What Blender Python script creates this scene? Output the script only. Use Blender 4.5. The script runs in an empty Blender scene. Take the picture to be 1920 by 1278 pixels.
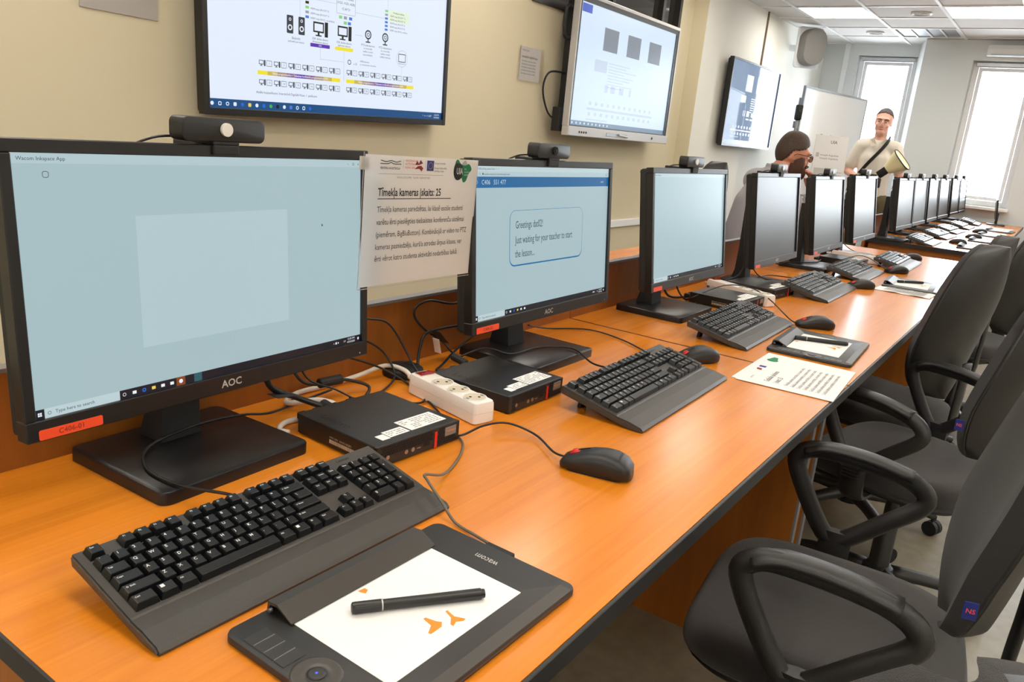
import bpy, bmesh, math, random
from mathutils import Vector, Matrix
R = math.radians
PI = math.pi
random.seed(7)
scene = bpy.context.scene
C = scene.collection
TOP = 0.74                                   # height of the desk tops

# ------------------------------------------------------------------ camera
CAM = Vector((-0.2682, -0.3154, 0.4978 + TOP))
YAW, PITCH, ROLL, FPX = R(33.7725), R(15.1078), R(5.3723), 1475.88
cam_d = bpy.data.cameras.new('camera')
cam = bpy.data.objects.new('camera', cam_d)
C.objects.link(cam)
fw = Vector((math.cos(YAW) * math.cos(PITCH), math.sin(YAW) * math.cos(PITCH), -math.sin(PITCH)))
rt = Vector((math.sin(YAW), -math.cos(YAW), 0))
up = rt.cross(fw)
r2 = rt * math.cos(ROLL) + up * math.sin(ROLL)
u2 = up * math.cos(ROLL) - rt * math.sin(ROLL)
cam.matrix_world = Matrix(((r2.x, u2.x, -fw.x, CAM.x), (r2.y, u2.y, -fw.y, CAM.y), (r2.z, u2.z, -fw.z, CAM.z), (0, 0, 0, 1)))
cam_d.sensor_fit = 'HORIZONTAL'
cam_d.sensor_width = 36.0
cam_d.lens = FPX / 1920 * 36.0
cam_d.clip_start = 0.02
scene.camera = cam

# ------------------------------------------------------------------ world, exposure
scene.view_settings.view_transform = 'Standard'
scene.view_settings.look = 'None'
scene.view_settings.exposure = 0.0
scene.view_settings.gamma = 1.0
scene.view_settings.use_curve_mapping = False
scene.cycles.use_denoising = True
scene.cycles.max_bounces = 8
scene.cycles.diffuse_bounces = 5
scene.cycles.sample_clamp_indirect = 4.0
SKY = 24.0
LAMP = 13.5
w = bpy.data.worlds.new('sky')
scene.world = w
w.use_nodes = True
w.node_tree.nodes['Background'].inputs[0].default_value = (0.86, 0.93, 1.0, 1)
w.node_tree.nodes['Background'].inputs[1].default_value = SKY


# ------------------------------------------------------------------ materials
def lin(c):
    return tuple((v / 12.92 if v <= 0.04045 else ((v + 0.055) / 1.055) ** 2.4) for v in [x / 255 for x in c]) + (1.0,)


MATS = {}


def mat(name, rgb, rough=0.5, metal=0.0, spec=0.5, coat=0.0, bump=0.0, bscale=200.0, var=0.0, vscale=8.0, emit=0.0, trans=0.0, alpha=1.0, sheen=0.0, coat_rough=0.05):
    if name in MATS:
        return MATS[name]
    m = bpy.data.materials.new(name)
    m.use_nodes = True
    nt = m.node_tree
    b = nt.nodes['Principled BSDF']
    c = lin(rgb)
    b.inputs['Base Color'].default_value = c
    b.inputs['Roughness'].default_value = rough
    b.inputs['Metallic'].default_value = metal
    b.inputs['Specular IOR Level'].default_value = spec
    b.inputs['Coat Weight'].default_value = coat
    b.inputs['Coat Roughness'].default_value = coat_rough
    b.inputs['Transmission Weight'].default_value = trans
    b.inputs['Alpha'].default_value = alpha
    b.inputs['Sheen Weight'].default_value = sheen
    if emit > 0:
        b.inputs['Emission Color'].default_value = c
        b.inputs['Emission Strength'].default_value = emit
        b.inputs['Base Color'].default_value = (0.01, 0.01, 0.01, 1)
    if var > 0 or bump > 0:
        tc = nt.nodes.new('ShaderNodeTexCoord')
        if var > 0:
            n = nt.nodes.new('ShaderNodeTexNoise')
            n.inputs['Scale'].default_value = vscale
            n.inputs['Detail'].default_value = 5
            nt.links.new(tc.outputs['Object'], n.inputs['Vector'])
            mx = nt.nodes.new('ShaderNodeMix')
            mx.data_type = 'RGBA'
            mx.inputs[6].default_value = tuple(x * (1 - var) for x in c[:3]) + (1,)
            mx.inputs[7].default_value = tuple(min(1, x * (1 + var)) for x in c[:3]) + (1,)
            nt.links.new(n.outputs['Fac'], mx.inputs[0])
            nt.links.new(mx.outputs[2], b.inputs['Base Color'])
        if bump > 0:
            n2 = nt.nodes.new('ShaderNodeTexNoise')
            n2.inputs['Scale'].default_value = bscale
            n2.inputs['Detail'].default_value = 3
            nt.links.new(tc.outputs['Object'], n2.inputs['Vector'])
            bp = nt.nodes.new('ShaderNodeBump')
            bp.inputs['Strength'].default_value = bump
            bp.inputs['Distance'].default_value = 0.002
            nt.links.new(n2.outputs['Fac'], bp.inputs['Height'])
            nt.links.new(bp.outputs['Normal'], b.inputs['Normal'])
    MATS[name] = m
    return m


def wood(name, c0, c1, rough, coat=0.0, scale=(1.6, 26.0, 26.0), coat_rough=0.1, spec=0.5):
    m = bpy.data.materials.new(name)
    m.use_nodes = True
    nt = m.node_tree
    b = nt.nodes['Principled BSDF']
    tc = nt.nodes.new('ShaderNodeTexCoord')
    mp = nt.nodes.new('ShaderNodeMapping')
    mp.inputs['Scale'].default_value = scale
    nt.links.new(tc.outputs['Object'], mp.inputs['Vector'])
    n1 = nt.nodes.new('ShaderNodeTexNoise')
    n1.inputs['Scale'].default_value = 1.0
    n1.inputs['Detail'].default_value = 6
    n1.inputs['Roughness'].default_value = 0.6
    n1.inputs['Distortion'].default_value = 0.8
    nt.links.new(mp.outputs['Vector'], n1.inputs['Vector'])
    mp2 = nt.nodes.new('ShaderNodeMapping')
    mp2.inputs['Scale'].default_value = tuple(s * 5 for s in scale)
    nt.links.new(tc.outputs['Object'], mp2.inputs['Vector'])
    n2 = nt.nodes.new('ShaderNodeTexNoise')
    n2.inputs['Scale'].default_value = 1.0
    n2.inputs['Detail'].default_value = 3
    nt.links.new(mp2.outputs['Vector'], n2.inputs['Vector'])
    ad = nt.nodes.new('ShaderNodeMath')
    ad.operation = 'MULTIPLY_ADD'
    ad.inputs[1].default_value = 0.35
    nt.links.new(n2.outputs['Fac'], ad.inputs[0])
    nt.links.new(n1.outputs['Fac'], ad.inputs[2])
    rp = nt.nodes.new('ShaderNodeValToRGB')
    rp.color_ramp.elements[0].position = 0.42
    rp.color_ramp.elements[0].color = lin(c0)
    rp.color_ramp.elements[1].position = 0.92
    rp.color_ramp.elements[1].color = lin(c1)
    nt.links.new(ad.outputs[0], rp.inputs[0])
    nt.links.new(rp.outputs[0], b.inputs['Base Color'])
    b.inputs['Roughness'].default_value = rough
    b.inputs['Coat Weight'].default_value = coat
    b.inputs['Coat Roughness'].default_value = coat_rough
    b.inputs['Specular IOR Level'].default_value = spec
    MATS[name] = m
    return m


def emis(name, rgb, strength=1.0, rough=0.25, spec=0.3):
    return mat(name, rgb, rough=rough, spec=spec, emit=strength)


wood('desk_wood', (206, 118, 24), (226, 138, 34), 0.24, 0.15, scale=(1.2, 40.0, 40.0), coat_rough=0.2, spec=0.5)
wood('panel_wood', (138, 78, 18), (162, 95, 28), 0.45, scale=(14, 14, 1.4))
mat('edge_black', (38, 37, 38), 0.45)
mat('edge_grey', (120, 118, 118), 0.4)
mat('black_plastic', (24, 23, 23), 0.42, bump=0.15, bscale=900)
mat('bezel_black', (22, 21, 22), 0.34)
mat('matte_black', (20, 20, 21), 0.6)
mat('base_black', (26, 25, 26), 0.33, bump=0.1, bscale=500)
mat('kb_body', (62, 58, 54), 0.40, bump=0.25, bscale=1500)
mat('key_black', (20, 21, 23), 0.30)
mat('legend', (222, 222, 222), 0.6)
mat('pc_black', (21, 21, 22), 0.40, bump=0.2, bscale=1300)
mat('pc_front', (30, 29, 29), 0.5)
mat('hole_black', (5, 5, 5), 0.8)
mat('red_plastic', (214, 40, 34), 0.35)
mat('dark_red', (150, 16, 24), 0.2, coat=0.5)
mat('metal_grey', (160, 160, 162), 0.3, 0.9)
mat('silver', (196, 194, 192), 0.35, 0.25)
mat('white_plastic', (236, 232, 226), 0.35)
mat('socket_white', (204, 192, 172), 0.45)
mat('paper', (238, 236, 234), 0.85, spec=0.2)
mat('paper_pink', (250, 244, 240), 0.85, spec=0.2)
mat('paper_grey', (176, 170, 166), 0.85, spec=0.2)
mat('ink', (40, 38, 38), 0.8)
mat('ink_grey', (120, 118, 118), 0.8)
mat('orange_blot', (226, 140, 48), 0.8)
mat('label_orange', (238, 78, 36), 0.45)
mat('label_ink', (120, 30, 20), 0.7)
mat('tablet_body', (44, 42, 41), 0.45, bump=0.12, bscale=1500)
mat('tablet_edge', (66, 62, 58), 0.4)
mat('tablet_clip', (58, 54, 50), 0.42)
mat('pen_black', (30, 29, 29), 0.38)
mat('cable_black', (22, 21, 21), 0.42)
mat('cable_grey', (96, 88, 76), 0.4)
mat('cable_white', (222, 214, 204), 0.4)
mat('fabric', (52, 49, 48), 0.95, spec=0.15, bump=0.5, bscale=1400, var=0.25, vscale=900, sheen=0.3)
mat('fabric_dark', (40, 38, 38), 0.95, spec=0.15, bump=0.5, bscale=1400, var=0.25, vscale=900, sheen=0.2)
mat('chair_plastic', (38, 37, 37), 0.42, bump=0.2, bscale=900)
mat('wall_paint', (216, 206, 178), 0.85, var=0.02, vscale=3, spec=0.2)
mat('wall_far_paint', (222, 226, 226), 0.85, spec=0.2)
mat('wall_white', (238, 236, 228), 0.85, spec=0.2)
mat('trim_tan', (120, 104, 84), 0.6)
mat('ceil_tile', (226, 224, 222), 0.9, spec=0.1, bump=0.3, bscale=300)
mat('ceil_grid', (246, 246, 246), 0.5)
mat('vent_grey', (150, 156, 160), 0.5, 0.3)
mat('frame_white', (244, 246, 248), 0.35)
mat('frame_dark', (40, 36, 32), 0.4)
mat('dark_glass', (38, 36, 32), 0.06, spec=0.6)
mat('floor_vinyl', (128, 120, 104), 0.32, var=0.35, vscale=22)
mat('speaker_grey', (128, 125, 122), 0.7, bump=0.6, bscale=700)
mat('skin', (206, 140, 112), 0.55, var=0.06, vscale=30)
mat('skin_pale', (222, 168, 148), 0.55, var=0.05, vscale=30)
mat('lips', (178, 96, 86), 0.5)
mat('hair_brown', (62, 42, 28), 0.6, bump=0.8, bscale=180, var=0.3, vscale=90)
mat('beard_brown', (74, 46, 32), 0.8, bump=0.8, bscale=260)
mat('hair_grey', (92, 88, 90), 0.8, bump=0.8, bscale=260)
mat('shirt_grey', (164, 158, 162), 0.9, bump=0.4, bscale=40)
mat('shirt_white', (226, 218, 206), 0.9, bump=0.5, bscale=30)
mat('jeans', (30, 34, 48), 0.9)
mat('trousers', (96, 86, 62), 0.9)
mat('diffuser_cream', (236, 222, 176), 0.6)
mat('logo_blue', (44, 56, 140), 0.7)
mat('logo_red', (150, 34, 44), 0.7)
mat('logo_green', (20, 130, 84), 0.7)
mat('logo_teal', (40, 150, 130), 0.7)
mat('logo_black', (34, 40, 38), 0.7)
mat('logo_grey', (196, 194, 190), 0.7)
mat('navy_tag', (24, 36, 110), 0.8)
mat('tag_red', (214, 70, 60), 0.8)
mat('whiteboard', (246, 248, 250), 0.12, coat=0.4)
mat('alu', (176, 178, 182), 0.35, 0.8)
# screens: what gives off light
emis('scr_blue', (164, 188, 194), 1.0)
emis('scr_blue2', (176, 198, 204), 1.0)
emis('scr_pale', (186, 206, 210), 1.0)
emis('scr_bar', (0, 96, 152), 1.0)
emis('scr_dark', (14, 18, 30), 1.0)
emis('scr_darker', (34, 38, 48), 1.0)
emis('scr_white', (232, 240, 246), 1.0)
emis('scr_ink', (34, 58, 76), 1.0)
emis('scr_outline', (0, 104, 160), 1.0)
emis('scr_edge', (40, 120, 150), 1.0)
emis('scr_icon_blue', (30, 100, 210), 1.0)
emis('scr_icon_yellow', (236, 206, 90), 1.0)
emis('scr_icon_brown', (130, 66, 30), 1.0)
emis('scr_icon_green', (70, 170, 80), 1.0)
emis('scr_icon_teal', (40, 90, 100), 1.0)
emis('tv_white', (226, 236, 252), 1.0)
emis('tv_task', (10, 74, 128), 1.0)
emis('tv_ink', (52, 56, 66), 1.0)
emis('tv_black', (14, 16, 20), 1.0)
emis('tv_grey', (150, 156, 170), 1.0)
emis('tv_purple', (90, 40, 170), 1.0)
emis('tv_yellow', (240, 224, 50), 1.0)
emis('tv_green', (130, 210, 120), 1.0)
emis('tv_blue', (70, 120, 210), 1.0)
emis('tv_mint', (226, 240, 216), 1.0)
emis('board_bg', (206, 224, 246), 1.0)
emis('board_tile', (120, 128, 140), 1.0)
emis('board_faint', (188, 202, 222), 1.0)
emis('board_blue', (60, 90, 190), 1.0)
emis('board_task', (110, 132, 158), 1.0)
emis('tv3_bg', (134, 154, 180), 1.0, rough=0.03, spec=0.08)
emis('tv3_tile', (66, 70, 90), 1.0)
emis('tv3_task', (74, 100, 122), 1.0)
emis('led_blue', (70, 90, 255), 2.0)
mat('screen_off', (16, 17, 20), 0.30, spec=0.6)
for i in range(9):
    t = 1 - abs(i - 4) / 4
    emis('tv_mix%d' % i, tuple(int(a + (b - a) * t) for a, b in zip((240, 224, 50), (100, 50, 170))), 1.0)


def clear(name, reflect, rough):
    m = bpy.data.materials.new(name)
    m.use_nodes = True
    nt = m.node_tree
    nt.nodes.remove(nt.nodes['Principled BSDF'])
    tr = nt.nodes.new('ShaderNodeBsdfTransparent')
    gl = nt.nodes.new('ShaderNodeBsdfGlossy')
    gl.inputs['Roughness'].default_value = rough
    fr = nt.nodes.new('ShaderNodeFresnel')
    fr.inputs['IOR'].default_value = reflect
    mx = nt.nodes.new('ShaderNodeMixShader')
    nt.links.new(fr.outputs[0], mx.inputs[0])
    nt.links.new(tr.outputs[0], mx.inputs[1])
    nt.links.new(gl.outputs[0], mx.inputs[2])
    nt.links.new(mx.outputs[0], nt.nodes['Material Output'].inputs[0])
    MATS[name] = m


def thin_paper(name, rgb, through):
    m = bpy.data.materials.new(name)
    m.use_nodes = True
    nt = m.node_tree
    nt.nodes.remove(nt.nodes['Principled BSDF'])
    d = nt.nodes.new('ShaderNodeBsdfDiffuse')
    t_ = nt.nodes.new('ShaderNodeBsdfTranslucent')
    d.inputs['Color'].default_value = lin(rgb)
    t_.inputs['Color'].default_value = lin(rgb)
    mx = nt.nodes.new('ShaderNodeMixShader')
    mx.inputs[0].default_value = through
    nt.links.new(d.outputs[0], mx.inputs[1])
    nt.links.new(t_.outputs[0], mx.inputs[2])
    nt.links.new(mx.outputs[0], nt.nodes['Material Output'].inputs[0])
    MATS[name] = m


thin_paper('paper_thin', (252, 248, 246), 0.42)
clear('glass', 1.35, 0.02)
clear('film', 1.3, 0.12)
lm = mat('lamp_diffuser', (255, 248, 236), 0.5, emit=LAMP)


# ------------------------------------------------------------------ mesh helpers
def new_bm():
    return bmesh.new()


def obj(name, bm, material, parent=None, smooth=False, M=None):
    if M is not None:
        bm.transform(M)
    me = bpy.data.meshes.new(name)
    bm.to_mesh(me)
    bm.free()
    return link_mesh(name, me, material, parent, smooth)


def link_mesh(name, me, material, parent=None, smooth=False):
    if isinstance(material, str):
        material = MATS[material]
    if material is not None and not me.materials:
        me.materials.append(material)
    if smooth:
        for p in me.polygons:
            p.use_smooth = True
        if smooth == 'auto':
            try:
                me.set_sharp_from_angle(angle=R(38))
            except Exception:
                pass
    o = bpy.data.objects.new(name, me)
    C.objects.link(o)
    if parent is not None:
        o.parent = parent
    return o


def wobj(name, bm, material, parent, smooth=False):
    """a part given in world coordinates"""
    return obj(name, bm, material, parent, smooth, M=wm(parent).inverted())


def wm(o):
    m = o.matrix_basis.copy()
    while o.parent is not None:
        o = o.parent
        m = o.matrix_basis @ m
    return m


def tag(o, label, cat, group=None):
    o['label'] = label
    o['category'] = cat
    if group:
        o['group'] = group
    return o


def thing(name, label, cat, loc=(0, 0, 0), rotz=0.0, group=None, scale=1.0):
    o = bpy.data.objects.new(name, None)
    C.objects.link(o)
    o.empty_display_size = 0.05
    o.matrix_basis = Matrix.Translation(loc) @ Matrix.Rotation(rotz, 4, 'Z') @ Matrix.Scale(scale, 4)
    return tag(o, label, cat, group)


def struct(name, bm, material, label, cat='wall', smooth=False):
    o = obj(name, bm, material, None, smooth)
    o['kind'] = 'structure'
    return tag(o, label, cat)


def sempty(name, label, cat):
    o = thing(name, label, cat)
    o['kind'] = 'structure'
    return o


def copy_tree(o, parent=None):
    c = o.copy()
    C.objects.link(c)
    c.parent = parent
    for ch in list(o.children):
        copy_tree(ch, c)
    return c


def box(bm, x0, x1, y0, y1, z0, z1, bev=0.0, seg=2, M=None):
    r = bmesh.ops.create_cube(bm, size=1.0, matrix=Matrix.Translation(((x0 + x1) / 2, (y0 + y1) / 2, (z0 + z1) / 2)) @ Matrix.Diagonal((x1 - x0, y1 - y0, z1 - z0, 1)))
    vs = r['verts']
    if bev > 0:
        es = list({e for v in vs for e in v.link_edges})
        rr = bmesh.ops.bevel(bm, geom=es, offset=bev, segments=seg, affect='EDGES', profile=0.5)
        vs = list({v for f in rr['faces'] for v in f.verts} | {v for v in vs if v.is_valid})
    if M is not None:
        bmesh.ops.transform(bm, matrix=M, verts=[v for v in vs if v.is_valid])
    return vs


def bx(*a, **k):
    bm = new_bm()
    box(bm, *a, **k)
    return bm


def rrect(w, h, r, n=5, cx=0, cy=0):
    pts = []
    for (sx, sy, a0) in ((1, 1, 0), (-1, 1, 90), (-1, -1, 180), (1, -1, 270)):
        for i in range(n + 1):
            a = R(a0 + 90 * i / n)
            pts.append((cx + sx * (w / 2 - r) + r * math.cos(a), cy + sy * (h / 2 - r) + r * math.sin(a)))
    return pts


def prism(bm, pts, z0, z1, ch=0.0, M=None):
    """outline in xy, from z0 to z1; ch rounds the upper rim"""
    cx = sum(p[0] for p in pts) / len(pts)
    cy = sum(p[1] for p in pts) / len(pts)

    def ring(z, inset):
        out = []
        n = len(pts)
        for i, (x, y) in enumerate(pts):
            ax, ay = pts[i - 1]
            bx_, by = pts[(i + 1) % n]
            tx, ty = bx_ - ax, by - ay
            L = math.hypot(tx, ty) or 1
            nx, ny = -ty / L, tx / L
            out.append(bm.verts.new((x + nx * inset, y + ny * inset, z)))
        return out
    rings = [ring(z0, 0)]
    if ch > 0:
        rings += [ring(z1 - ch, 0), ring(z1 - ch * 0.3, ch * 0.3), ring(z1, ch)]
    else:
        rings.append(ring(z1, 0))
    n = len(pts)
    fs = []
    for a, b in zip(rings, rings[1:]):
        for i in range(n):
            fs.append(bm.faces.new((a[i], a[(i + 1) % n], b[(i + 1) % n], b[i])))
    fs.append(bm.faces.new(rings[-1]))
    fs.append(bm.faces.new(list(reversed(rings[0]))))
    vs = [v for r_ in rings for v in r_]
    if M is not None:
        bmesh.ops.transform(bm, matrix=M, verts=vs)
    return vs


def pr(*a, **k):
    bm = new_bm()
    prism(bm, *a, **k)
    return bm


def extrude_x(bm, prof, x0, x1, M=None):
    """profile in (y, z) run along x"""
    a = [bm.verts.new((x0, y, z)) for y, z in prof]
    b = [bm.verts.new((x1, y, z)) for y, z in prof]
    n = len(prof)
    for i in range(n):
        bm.faces.new((a[i], a[(i + 1) % n], b[(i + 1) % n], b[i]))
    bm.faces.new(list(reversed(a)))
    bm.faces.new(b)
    bmesh.ops.recalc_face_normals(bm, faces=bm.faces)
    if M is not None:
        bmesh.ops.transform(bm, matrix=M, verts=a + b)


def quad(bm, x0, z0, x1, z1, y=0.0):
    bm.faces.new([bm.verts.new(p) for p in ((x0, y, z0), (x1, y, z0), (x1, y, z1), (x0, y, z1))])


def cyl(bm, r, z0, z1, n=20, r1=None, M=None):
    rr = bmesh.ops.create_cone(bm, cap_ends=True, segments=n, radius1=r, radius2=r if r1 is None else r1, depth=z1 - z0, matrix=Matrix.Translation((0, 0, (z0 + z1) / 2)))
    if M is not None:
        bmesh.ops.transform(bm, matrix=M, verts=rr['verts'])
    return rr['verts']


def lathe(bm, prof, n=24, M=None):
    rings = []
    for (r, z) in prof:
        rings.append([bm.verts.new((r * math.cos(2 * PI * i / n), r * math.sin(2 * PI * i / n), z)) for i in range(n)])
    for a, b in zip(rings, rings[1:]):
        for i in range(n):
            bm.faces.new((a[i], a[(i + 1) % n], b[(i + 1) % n], b[i]))
    bm.faces.new(list(reversed(rings[0])))
    bm.faces.new(rings[-1])
    vs = [v for r_ in rings for v in r_]
    if M is not None:
        bmesh.ops.transform(bm, matrix=M, verts=vs)
    return vs


def smooth_path(pts, k=6, closed=False):
    P = [Vector(p) for p in pts]
    n = len(P)
    out = []
    rng = range(n if closed else n - 1)
    for i in rng:
        p0 = P[(i - 1) % n] if closed or i > 0 else P[i]
        p1, p2 = P[i], P[(i + 1) % n]
        p3 = P[(i + 2) % n] if closed or i + 2 < n else P[(i + 1) % n]
        for j in range(k):
            t = j / k
            out.append(0.5 * ((2 * p1) + (p2 - p0) * t + (2 * p0 - 5 * p1 + 4 * p2 - p3) * t * t + (3 * p1 - p0 - 3 * p2 + p3) * t ** 3))
    if not closed:
        out.append(P[-1])
    return out


def tube(bm, pts, r, n=8, k=6, closed=False, flat=None):
    """round bar through pts; r may be a list for taper; flat=(a, b) scales the section"""
    path = smooth_path(pts, k, closed) if k > 0 else [Vector(p) for p in pts]
    m = len(path)
    rings = []
    nrm = None
    for i, p in enumerate(path):
        a = path[i - 1] if (i > 0 or closed) else p
        b = path[(i + 1) % m] if (i < m - 1 or closed) else p
        t = (b - a)
        if t.length < 1e-9:
            t = Vector((0, 0, 1))
        t.normalize()
        if nrm is None:
            ref = Vector((0, 0, 1)) if abs(t.z) < 0.9 else Vector((1, 0, 0))
            nrm = (ref - t * ref.dot(t)).normalized()
        else:
            nrm = (nrm - t * nrm.dot(t)).normalized()
        bi = t.cross(nrm)
        rad = r if not isinstance(r, (list, tuple)) else r[min(len(r) - 1, int(i / max(1, m - 1) * (len(r) - 1) + 0.5))]
        fa, fb = flat or (1, 1)
        rings.append([bm.verts.new(p + nrm * (rad * fa * math.cos(2 * PI * j / n)) + bi * (rad * fb * math.sin(2 * PI * j / n))) for j in range(n)])
    for i in range(m if closed else m - 1):
        a, b = rings[i], rings[(i + 1) % m]
        for j in range(n):
            bm.faces.new((a[j], a[(j + 1) % n], b[(j + 1) % n], b[j]))
    if not closed:
        bm.faces.new(list(reversed(rings[0])))
        bm.faces.new(rings[-1])
    return bm


def tb(pts, r, **k):
    return tube(new_bm(), pts, r, **k)


def loft(bm, rings, cap=True, M=None):
    vr = [[bm.verts.new(p) for p in ring] for ring in rings]
    n = len(vr[0])
    for a, b in zip(vr, vr[1:]):
        for i in range(n):
            bm.faces.new((a[i], a[(i + 1) % n], b[(i + 1) % n], b[i]))
    if cap:
        bm.faces.new(list(reversed(vr[0])))
        bm.faces.new(vr[-1])
    bmesh.ops.recalc_face_normals(bm, faces=bm.faces)
    vs = [v for r_ in vr for v in r_]
    if M is not None:
        bmesh.ops.transform(bm, matrix=M, verts=vs)
    return vs


def ball(bm, rx, ry, rz, loc=(0, 0, 0), u=20, v=12, M=None):
    m = Matrix.Translation(loc) @ Matrix.Diagonal((rx, ry, rz, 1))
    if M is not None:
        m = M @ m
    return bmesh.ops.create_uvsphere(bm, u_segments=u, v_segments=v, radius=1.0, matrix=m)['verts']


_TXT = {}


def text_data(s, size, align='LEFT', bold=False, xs=1.0, shear=0.0):
    key = (s, size, align, bold, xs, shear)
    if key in _TXT:
        return _TXT[key]
    cu = bpy.data.curves.new('t', 'FONT')
    cu.body = s
    cu.size = size
    cu.align_x = align
    cu.align_y = 'CENTER'
    cu.resolution_u = 2
    cu.shear = shear
    if bold:
        cu.offset = size * 0.018
    o = bpy.data.objects.new('t', cu)
    C.objects.link(o)
    dg = bpy.context.evaluated_depsgraph_get()
    me = bpy.data.meshes.new_from_object(o.evaluated_get(dg))
    vs = [(v.co.x * xs, v.co.y) for v in me.vertices]
    fs = [tuple(p.vertices) for p in me.polygons]
    bpy.data.objects.remove(o)
    bpy.data.curves.remove(cu)
    bpy.data.meshes.remove(me)
    _TXT[key] = (vs, fs)
    return _TXT[key]


def add_text(bm, s, size, M, **k):
    vs, fs = text_data(s, size, **k)
    vv = [bm.verts.new(M @ Vector((x, y, 0))) for x, y in vs]
    for f in fs:
        try:
            bm.faces.new([vv[i] for i in f])
        except ValueError:
            pass


UPRIGHT = Matrix.Rotation(R(90), 4, 'X')          # text plane xy -> wall plane xz (facing -y)


def T(x, y, z):
    return Matrix.Translation((x, y, z))


def RZ(a):
    return Matrix.Rotation(a, 4, 'Z')


def RX(a):
    return Matrix.Rotation(a, 4, 'X')


def RY(a):
    return Matrix.Rotation(a, 4, 'Y')


# ------------------------------------------------------------------ the room
WY = 2.42            # face of the side wall
FX = 9.35            # face of the far pier wall
BX = 9.85            # window plane of the far bay
CZ = TOP + 1.78      # ceiling
X0, Y0 = -2.6, -5.1

bm = bx(X0, BX + 0.4, Y0, WY + 0.3, -0.1, 0.0)
struct('floor', bm, 'floor_vinyl', 'mottled grey-beige vinyl floor of the computer classroom', 'floor')

# side wall with the long interior window high up
bm = new_bm()
wx0, wx1, wz0 = 3.70, 5.70, TOP + 1.20
box(bm, X0, wx0, WY, WY + 0.2, 0, CZ)
box(bm, wx0, wx1, WY, WY + 0.2, 0, wz0)
box(bm, wx1, 5.95, WY, WY + 0.2, 0, CZ)
box(bm, 5.95, BX + 0.4, WY, WY + 0.2, 0, CZ)
box(bm, 5.95, 6.32, WY - 0.12, WY, 0, CZ)            # pilaster
wl = struct('wall_left', bm, 'wall_paint', 'long cream painted side wall carrying the screens', 'wall')
wl.data.materials.append(MATS['wall_white'])          # the wall is whiter from the pilaster on
for p in wl.data.polygons:
    if p.center.x > 5.93 and p.center.y < WY + 0.01 and not (abs(p.normal.x) > 0.5 and p.center.x < 6.0):
        p.material_index = 1
win = sempty('window_1', 'dark interior window strip high in the cream wall above the whiteboard display', 'window')
bm = new_bm()
box(bm, wx0, wx1, WY - 0.015, WY + 0.08, wz0, wz0 + 0.045)
box(bm, wx0, wx1, WY - 0.015, WY + 0.08, CZ - 0.04, CZ - 0.001)
box(bm, wx0, wx0 + 0.04, WY - 0.015, WY + 0.08, wz0 + 0.045, CZ - 0.04)
box(bm, wx1 - 0.04, wx1, WY - 0.015, WY + 0.08, wz0 + 0.045, CZ - 0.04)
box(bm, 4.62, 4.66, WY - 0.01, WY + 0.08, wz0 + 0.045, CZ - 0.04)
box(bm, 5.38, 5.42, WY - 0.01, WY + 0.08, wz0 + 0.045, CZ - 0.04)
obj('window_frame', bm, 'frame_dark', win)
for a, b in ((wx0 + 0.04, 4.62), (4.66, 5.38), (5.42, wx1 - 0.04)):
    obj('pane', bx(a, b, WY + 0.03, WY + 0.04, wz0 + 0.045, CZ - 0.04), 'dark_glass', win)
struct('trim_1', bx(0.0, 5.95, WY - 0.022, WY, TOP - 0.148, TOP - 0.096, bev=0.003), 'frame_white', 'white cable trunking running along the cream wall', 'trim')
struct('trim_2', bx(7.675, 7.692, WY - 0.015, WY, TOP + 0.9, CZ), 'trim_tan', 'narrow brown upright strip on the side wall', 'trim')


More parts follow.
